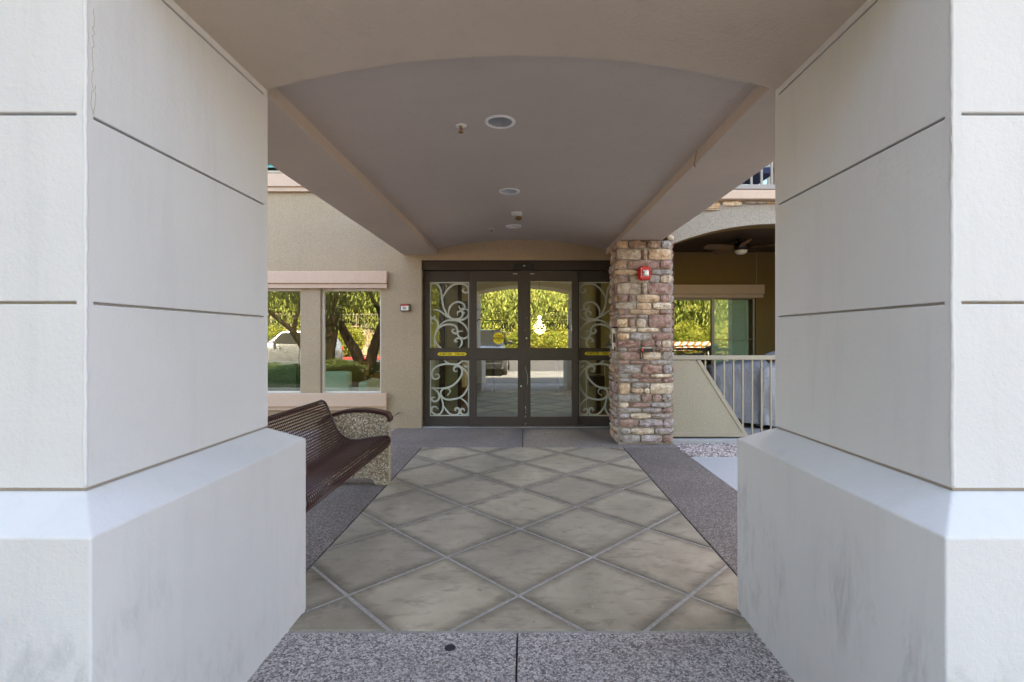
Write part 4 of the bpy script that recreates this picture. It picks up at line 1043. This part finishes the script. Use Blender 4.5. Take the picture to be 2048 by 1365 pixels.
for (x, z) in ((-1.300, 0.372), (-1.955, 0.765)): MB().tube([(x, BY0, z), (x, BY1, z)], 0.012, 8).build('edge_rail', M['maroon'], bn, smooth=True)
for (x, z) in ((-1.60, 0.405),): MB().tube([(x, BY0, z), (x, BY1, z)], 0.016, 8).build('support_bar', M['maroon'], bn, smooth=True)
top = cat_rom([(-1.955, 0.585), (-1.90, 0.635), (-1.837, 0.668), (-1.72, 0.703), (-1.583, 0.717), (-1.47, 0.712), (-1.389, 0.701), (-1.320, 0.683), (-1.298, 0.665)], 4)
for (y0, y1) in ((BY0-0.105, BY0-0.012), (BY1+0.012, BY1+0.105)):
    ins = [(x, z-0.028) for x, z in top]
    poly = ins + [(-1.292, 0.60), (-1.288, 0.35), (-1.292, 0.01), (-1.30, 0.0), (-1.415, 0.0), (-1.440, 0.05), (-1.48, 0.066), (-1.78, 0.066), (-1.82, 0.05), (-1.845, 0.0), (-1.955, 0.0), (-1.96, 0.30)]
    pnl = MB().prism(poly, y0, y1, 'y').build('end_panel', M['bench_agg'], bn, 0.008)
    c = MB(); n = len(top); cp = top + [(-1.286, 0.640), (-1.286, 0.612)]
    c.ribbon([(x, z-0.010) for x, z in cp], 0.030, y0-0.008, y1+0.008, False)
    e = len(c.v) - 4; c.f += [(0, 1, 3, 2), (e, e+2, e+3, e+1)]
    c.build('arm_cap', M['maroon'], pnl, 0.004)

# ------------------------------------------------------------------ lobby furniture
ch = thing('armchair', (-3.1, 8.5, 0), 'pale mint armchair seen from behind through the right lobby window', 'armchair')
box('backrest', M['mint'], ch, -3.62, -2.92, 8.12, 8.30, 0.25, 0.83, 0.04, seg=4); box('seat', M['mint'], ch, -3.60, -2.78, 8.31, 8.9, 0.25, 0.5, 0.04)
for a in (-3.74, -2.78): box('armrest', M['mint'], ch, a, a+0.16, 8.14, 8.9, 0.10, 0.66, 0.05, seg=4)
for a in (-3.7, -2.68):
    for b in (8.2, 8.82): box('leg', M['wood'], ch, a, a+0.05, b, b+0.05, -0.003, 0.25)
sf_ = thing('sofa', (-3.6, 9.8, 0), 'ochre sofa standing behind the mint armchair in the lobby', 'sofa')
box('backrest', M['ochre'], sf_, -4.5, -3.05, 9.4, 9.62, 0.2, 0.95, 0.05, seg=4); box('seat', M['ochre'], sf_, -4.5, -3.05, 9.63, 10.3, 0.08, 0.48, 0.05)
for a in (-4.66, -3.04): box('armrest', M['ochre'], sf_, a, a+0.15, 9.42, 10.3, 0.0, 0.68, 0.05)
cb = thing('cabinet', (-4.25, 8.5, 0), 'dark green two door cabinet behind the left lobby window', 'cabinet')
box('carcass', M['green_cab'], cb, -4.85, -3.75, 8.12, 8.55, 0.0, 1.0, 0.01)
for a in (-4.83, -4.295): box('door', M['green_cab'], cb, a, a+0.515, 8.095, 8.118, 0.08, 0.96, 0.006)
for (pa, pb) in ((-1.62, -1.52), (-1.27, -1.2), (1.0, 1.05), (1.35, 1.43)): box('trim_post', M['bronze'], bld, pa, pb, 9.25, 9.31, 0.0, 2.94)
tb = thing('console_table', (-1.5, 10.6, 0), 'cream console table inside the lobby left of the doorway', 'table')
box('tabletop', M['white_frame'], tb, -1.84, -1.2, 10.2, 11.4, 0.78, 0.84, 0.01); box('body', M['white_frame'], tb, -1.82, -1.25, 10.25, 11.35, 0.35, 0.78, 0.01)
for a in (-1.80, -1.32):
    for b in (10.28, 11.25): box('leg', M['wood'], tb, a, a+0.06, b, b+0.06, -0.002, 0.35)
tag(MB().box(-1.15, 0.98, 8.25, 11.9, -0.001, 0.010).build('floor_mat', M['mat'], None, 0.004), 'dark blue entrance mat inside the sliding doors', 'mat')
lp = thing('pendant_lamp', (0.28, 9.5, 2.9), 'lit white double globe pendant lamp hanging inside the sliding doors', 'lamp')
MB().tube([(0.28, 9.5, 2.95), (0.28, 9.5, 1.84)], 0.006, 6).build('cord', M['dark_metal'], lp)
m_em, nt_em, o_em = newmat('lit_globe_glass'); e_ = nt_em.nodes.new('ShaderNodeEmission'); e_.inputs[0].default_value = (1, 0.9, 0.72, 1); e_.inputs[1].default_value = 1.6; nt_em.links.new(e_.outputs[0], o_em.inputs[0])
for gz, gr_ in ((1.785, 0.034), (1.70, 0.046)):
    MB().lathe([(gr_*math.sin(math.pi*k/10), -gr_*math.cos(math.pi*k/10)) for k in range(11)], (0.28, 9.5, gz), 16).build('globe', m_em, lp, smooth=True)
pl_d = bpy.data.lights.new('pendant_glow', 'POINT'); pl_d.energy = 7; pl_d.color = (1, 0.85, 0.62); pl_d.shadow_soft_size = 0.12
pl_o = bpy.data.objects.new('pendant_glow', pl_d); C.objects.link(pl_o); pl_o.location = (0.28, 9.5, 2.2 - 0.62); 
idf = thing('inner_doorway', (0, 12.25, 0), 'dark bronze inner doorway frame at the back of the lobby', 'doorway')
for x in (-1.68, -0.82, 0.78, 1.62): box('post', M['bronze'], idf, x, x+0.06, 12.22, 12.32, 0, 2.29)
box('transom', M['bronze'], idf, -1.68, 1.68, 12.219, 12.321, 2.05, 2.12)
wc = thing('wheelchair', (1.3, 9.3, 0), 'folded walker frame standing inside behind the right sidelight', 'walker')
for s in (1.15, 1.5):
    MB().tube(cat_rom([(s, 9.1, 0.02), (s, 9.15, 0.5), (s, 9.22, 0.86), (s, 9.32, 0.9), (s, 9.42, 0.84), (s, 9.5, 0.45), (s, 9.58, 0.02)]), 0.013, 8).build('side_frame', M['silver'], wc, smooth=True)
MB().tube([(1.15, 9.2, 0.7), (1.5, 9.2, 0.7)], 0.011, 8).build('crossbar', M['silver'], wc); box('basket', M['black'], wc, 1.18, 1.47, 9.02, 9.14, 0.5, 0.68, 0.01)
wc.name = 'walker'

# ------------------------------------------------------------------ the far side of the drive (seen in the glass)
struct('curb', MB().box(-60, 60, -16.55, -16.3, -0.2, 0.12), M['curb_red'], 'red painted curb along the far side of the driveway', bevel=0.02)
struct('verge', MB().box(-60, 60, -60, -16.56, -0.2, 0.10), M['earth'], 'sunlit planted verge beyond the red curb')
bw = thing('block_wall', (0, -22, 0), 'tan block perimeter wall beyond the driveway', 'wall')
for k in range(10): box('wall_panel', M['block'], bw, -40+8*k, -32.1+8*k, -22.2, -22, 0, 2.0)
for k in range(11): box('pier', M['block'], bw, -40.25+8*k, -39.8+8*k, -22.35, -21.9, 0, 2.2, 0.02)
box('coping', M['trim'], bw, -40, 40, -22.25, -21.95, 2.201, 2.26)
cf = thing('chain_fence', (0, -19.5, 0), 'tall metal fence of thin rails and posts before the block wall', 'fence')
for k in range(17): MB().tube([(-24+3*k, -19.5, 0.1), (-24+3*k, -19.5, 3.1)], 0.035, 6).build('post', M['rail'], cf)
for z in (0.35, 1.7, 3.05): MB().tube([(-24, -19.5, z), (24, -19.5, z)], 0.022, 6).build('rail', M['rail'], cf)
wr = MB()
for k in range(300): x = -24 + 0.16*k; wr.box(x, x+0.008, -19.504, -19.496, 0.3, 3.05)
tag(wr.build('wire_mesh', M['rail'], cf), None, kind='stuff')

def limb(mb, p, d, ln, r, dep, tips, rs, spread=0.55):
    pts = [p]; rr = [r]; q = Vector(p); dd = Vector(d).normalized(); n = 5
    for i in range(n):
        dd = (dd + Vector((rs.uniform(-.22,.22), rs.uniform(-.22,.22), rs.uniform(-.06,.16)))).normalized()
        q = q + dd * ln / n; pts.append(tuple(q)); rr.append(r * (1 - 0.45*(i+1)/n))
    mb.tube(pts, rr, 7 if dep > 1 else 4, caps=False)
    if dep <= 2: tips.append(q.copy())
    if dep == 0: return
    for k in range(rs.choice((2, 3, 3))):
        a = rs.uniform(0, 6.28); s = rs.uniform(0.6, 1.2) * spread
        nd_ = (dd + Vector((math.cos(a)*s*1.3, math.sin(a)*s*1.3, rs.uniform(-.15, .5)*s))).normalized()
        limb(mb, tuple(q), nd_, ln * rs.uniform(0.6, 0.85), rr[-1]*0.8, dep-1, tips, rs, spread)
def tree(name, seed, trunks, ln, r, dep, leaf, bark, nleaf, rad, lsz, label, group, droop=0.0, spread=0.55):
    rs = random.Random(seed); root = thing(name, (0,0,0), label, 'tree', group); tb = MB(); tips = []
    for t in range(trunks):
        a = 6.28*t/trunks + rs.uniform(-.4, .4)
        limb(tb, (0.12*math.cos(a)*(trunks>1), 0.12*math.sin(a)*(trunks>1), -0.1), (0.35*math.cos(a)*(trunks>1)+rs.uniform(-.1,.1), 0.35*math.sin(a)*(trunks>1), 1), ln, r, dep, tips, rs, spread)
    tb.build('trunk', bark, root, smooth=True)
    lb = MB()
    for i in range(nleaf):
        c = rs.choice(tips); v = Vector((rs.gauss(0,1), rs.gauss(0,1), rs.gauss(0,0.8))) * rad
        v.z -= droop * abs(rs.gauss(0, 1)); p = c + v
        if p.z < 0.7: continue
        u = Vector((rs.uniform(-1,1), rs.uniform(-1,1), rs.uniform(-1,1))).normalized(); w = u.cross(Vector((rs.uniform(-1,1), rs.uniform(-1,1), rs.uniform(-1,1)))).normalized()
        s = lsz * rs.uniform(0.6, 1.5)
        if droop: u = (u*0.5 + Vector((0,0,-1))).normalized(); w = u.cross(Vector((rs.uniform(-1,1), rs.uniform(-1,1), 0))).normalized()
        lb.add([p - w*s*.3, p + u*s*1.1 - w*s*.1, p + w*s*.3, p - u*s*.8], [(0,1,2,3)])
    lb.build('crown', leaf, root)
    return root
def copy_tree(o, loc, rz, sc, label=None):
    c = o.copy(); C.objects.link(c); c.location = loc; c.rotation_euler[2] = rz; c.scale = (sc, sc, sc)
    if label: c['label'] = label
    for chd in list(o.children): d = chd.copy(); C.objects.link(d); d.parent = c
    return c
G = 'yellow green trees beyond the driveway'
pv = tree('palo_verde_tree', 3, 3, 2.2, 0.16, 4, M['leaf'], M['bark_green'], 42000, 0.75, 0.15, 'broad palo verde tree mirrored in the right door leaf', G, 1.3)
pv.location = (1.5, -21.2, -0.3)
pv2 = tree('palo_verde_tree', 11, 2, 2.6, 0.17, 4, M['leaf'], M['bark_green'], 42000, 0.75, 0.15, 'palo verde tree mirrored in the left door leaf', G, 1.5)
pv2.location = (-3.8, -21.4, -0.3)
for (x, y, rz, s, src, lab) in ((7.2, -21.3, 1.0, 1.15, pv2, 'palo verde tree to the right of the door reflection'), (13, -21.5, 2.2, 1.2, pv, 'palo verde tree mirrored in the patio window'),
        (21, -24, 4.0, 1.2, pv2, 'palo verde tree at the right end of the row'), (-9.5, -23.8, 3.0, 1.15, pv, 'palo verde tree mirrored in the right lobby window'),
        (-17.5, -24.5, 5.0, 1.2, pv2, 'palo verde tree mirrored in the left lobby window'), (-25, -25, 0.6, 1.2, pv, 'palo verde tree at the left end of the row'),
        (-1.0, -30, 2.0, 1.5, pv2, 'tall palo verde tree behind the door reflection row'), (11, -31, 0.2, 1.5, pv, 'tall palo verde tree behind the right of the row'), (-14, -32, 1.2, 1.5, pv2, 'tall palo verde tree behind the left of the row')):
    copy_tree(src, (x, y, 0), rz, s, lab)
mq = tree('mesquite_tree', 21, 3, 2.4, 0.26, 3, M['leaf_dark'], M['bark'], 16000, 0.6, 0.09, 'dark trunked mesquite tree mirrored in the right lobby window', None, 0.2, 0.6)
mq.location = (-6.6, -5.0, 0); mq.rotation_euler[2] = 0.8
mq['label'] = 'dark trunked mesquite tree right of centre in the lobby window reflection'; mq['group'] = 'mesquite trees along the drive'
copy_tree(mq, (-7.2, -2.3, 0), 2.6, 0.8, 'smaller mesquite tree nearer the lobby windows, left of the larger one')
struct('planter_island', MB().prism([(-6.6+2.2*math.cos(a), -5.0+1.6*math.sin(a)) for a in [2*math.pi*k/40 for k in range(40)]], -0.1, 0.12, 'z'), M['gravel'], 'gravel planter island under the mesquite tree')
def shrub(seed, name, leaf, label, group):
    rs = random.Random(seed); root = thing(name, (0,0,0), label, 'shrub', group); b = MB()
    for i in range(5200):
        v = Vector((rs.gauss(0,1), rs.gauss(0,1), rs.gauss(0,1))); v = v.normalized() * (rs.random()**0.35)
        p = Vector((v.x*0.95, v.y*0.8, 0.75 + v.z*0.8 + 0.12*math.sin(v.x*7)))
        if p.z < 0: continue
        u = Vector((rs.uniform(-1,1), rs.uniform(-1,1), rs.uniform(-.2,1))).normalized(); w = u.cross(Vector((rs.uniform(-1,1), rs.uniform(-1,1), rs.uniform(-1,1)))).normalized(); s = 0.06*rs.uniform(.6,1.5)
        b.add([p-w*s*.4, p+u*s, p+w*s*.4, p-u*s], [(0,1,2,3)])
    b.build('foliage', leaf, root)
    st2 = MB()
    for k in range(6): a = k; st2.tube([(0,0,0), (0.3*math.cos(a), 0.3*math.sin(a), 0.7)], 0.02, 4)
    st2.build('stems', M['bark'], root); return root
SG = 'flowering shrubs behind the red curb'
sh0 = shrub(5, 'shrub', M['leaf_shrub'], 'yellow green flowering shrub in the row behind the red curb', SG)
sh0.location = (-1.0, -17.9, 0.08)
for k, x in enumerate([-22, -19.5, -17, -14.4, -12, -9.2, -6.6, -4.6, -2.7, 0.5, 2.2, 4.0, 6.4, 9.0, 11.6, 14.2, 17, 19.6]):
    copy_tree(sh0, (x, -17.7 + rnd.uniform(-.5, .4), 0.08), rnd.uniform(0, 6), rnd.uniform(1.1, 1.6))
sl = shrub(9, 'low_shrub', M['leaf_dark'], 'low dark green shrub in the planting strip left of the entrance', 'low shrubs along the drive')
sl.location = (-3.9, 0.5, 0); sl.scale = (0.9, 0.7, 0.45)
for x, y, q in ((-5.6, -0.4, 0.36), (-7.2, 0.1, 0.36), (-8.6, -0.5, 0.4), (-10.4, 0.2, 0.38), (-6.4, -1.5, 0.42), (-9.3, -1.4, 0.4)):
    c = copy_tree(sl, (x, y, 0), rnd.uniform(0, 6), 1); c.scale = (0.95, 0.8, q)
hm = MB(); hn = 60
for i in range(hn+1):
    x = -400 + 800*i/hn; h = 26 + 22*noise.noise((x*0.008, 3, 0)) + 8*noise.noise((x*0.03, 1, 0))
    hm.v += [(x, -300, 0), (x, -340, max(h, 6)), (x, -380, 0)]
    if i: p, q = 3*i-3, 3*i; hm.f += [(p, q, q+1, p+1), (p+1, q+1, q+2, p+2)]
struct('hills', hm, M['hill'], 'distant blue grey mountain ridge')

def car(name, loc, rz, paint, label, suv=True):
    r = thing(name, (0,0,0), label, 'car'); 
    # stations along y (front at +y): y, z_bottom, z_belt, z_top, half width, half width top
    hz = 1.72 if suv else 1.48; bl = 1.08 if suv else 0.95
    stn = [(2.35,0.35,0.70,0.72,0.70,0.66),(2.28,0.28,0.88,0.92,0.82,0.76),(2.0,0.24,0.98,1.02,0.90,0.82),(1.2,0.24,bl,bl+0.06,0.93,0.84),(0.95,0.24,bl,bl+0.09,0.93,0.80),
           (0.35,0.24,bl,hz-0.06,0.94,0.68),(0.0,0.24,bl,hz,0.94,0.66),(-1.4,0.24,bl,hz,0.94,0.66),(-1.95,0.24,bl,hz-0.06,0.93,0.66),(-2.25,0.28,bl-0.02,bl+0.12,0.88,0.76),(-2.36,0.38,0.8,0.84,0.80,0.74)]
    m = MB()
    for (y, zb, zm, zt, w, wt) in stn:
        m.v += [(-w*.93,y,zb),(-w,y,(zb+zm)/2),(-w*.97,y,zm),(-wt,y,zt-0.02),(-wt*.6,y,zt+0.015),(0,y,zt+0.03),(wt*.6,y,zt+0.015),(wt,y,zt-0.02),(w*.97,y,zm),(w,y,(zb+zm)/2),(w*.93,y,zb)]
    n = 11
    for i in range(len(stn)-1):
        for k in range(n-1): m.f.append((i*n+k, (i+1)*n+k, (i+1)*n+k+1, i*n+k+1))
        m.f.append((i*n, i*n+n-1, (i+1)*n+n-1, (i+1)*n))
    m.f.append(tuple(range(n))); m.f.append(tuple(reversed(range((len(stn)-1)*n, len(stn)*n))))
    body = m.build('body', paint, r, smooth=True); body.data.set_sharp_from_angle(angle=R(35))
    d = 0.012
    ws = MB().add([(-0.76,1.02,bl+0.12),(0.76,1.02,bl+0.12),(0.63,0.43,hz-0.02),(-0.63,0.43,hz-0.02)], [(0,1,2,3)])
    for v in range(4): pass
    ws.add([(-0.70,-2.20-d,bl+0.14),(0.70,-2.20-d,bl+0.14),(0.60,-1.98-d,hz-0.1),(-0.60,-1.98-d,hz-0.1)], [(0,1,2,3)])
    ws.build('windscreen', M['car_window'], r)
    for s in (-1, 1):
        g = MB()
        for (a, b, a2, b2) in ((0.75,-0.25,0.35,-0.25),(-0.32,-1.15,-0.32,-1.15),(-1.22,-1.9,-1.22,-1.75)):
            g.add([(s*0.925,a,bl+0.04),(s*0.925,b,bl+0.04),(s*0.70,b2,hz-0.09),(s*0.70,a2,hz-0.09)], [(0,1,2,3)])
        g.build('side_window', M['car_window'], r)
        MB().box(min(s*0.97,s*1.14), max(s*0.97,s*1.14), 0.62, 0.72, bl+0.05, bl+0.20).build('side_mirror', paint, r, 0.03)
        MB().box(min(s*0.55,s*0.84), max(s*0.55,s*0.84), 2.25, 2.33, 0.74, 0.86).build('headlight', M['lamp_glass'], r, 0.02)
        MB().box(min(s*0.66,s*0.86), max(s*0.66,s*0.86), -2.36, -2.28, 0.82, 0.98).build('tail_light', M['red_lens'], r, 0.02)
        for y in (1.45, -1.45):
            wl = MB().lathe([(0.0,-.11),(0.24,-.11),(0.345,-.09),(0.36,0),(0.345,.09),(0.24,.11),(0,.11)], (s*0.84, y, 0.34), 24, 'x').build('wheel', M['rubber'], r, smooth=True)
            MB().lathe([(0.0,0),(0.22,0.0),(0.235,-0.02*s)], (s*0.955, y, 0.34), 20, 'x').build('rim', M['silver'], wl)
    box('grille', M['black'], r, -0.5, 0.5, 2.30, 2.37, 0.55, 0.74, 0.01); box('bumper', paint, r, -0.80, 0.80, 2.30, 2.42, 0.32, 0.50, 0.03)
    box('number_plate', M['white'], r, -0.16, 0.16, 2.421, 2.428, 0.38, 0.48)
    r.location = loc; r.rotation_euler[2] = rz; return r
car('parked_car', (-1.62, -4.75, -0.02), 0.0, M['car_black'], 'black parked car mirrored in the left door leaf')
car('parked_car', (-11.3, -8.2, -0.02), R(62), M['car_silver'], 'silver parked car mirrored in the left lobby window')
br = thing('barricade', (8.5, -7, 0), 'orange and white barricade mirrored in the patio window', 'barricade')
for z in (0.75, 1.02): 
    b_ = box('board', M['white'], br, 7.4, 9.6, -7.02, -6.98, z-0.02, z+0.16)
    for k in range(6): MB().prism([(7.45+0.36*k, z-0.02), (7.60+0.36*k, z-0.02), (7.75+0.36*k, z+0.16), (7.60+0.36*k, z+0.16)], -6.979, -6.974).build('stripe', M['orange'], b_)
for x in (7.5, 9.4): box('leg', M['white'], br, x, x+0.06, -7.3, -6.7, 0.0-0.02, 0.06); box('leg', M['white'], br, x, x+0.06, -7.06, -7.021, 0.06, 1.2)
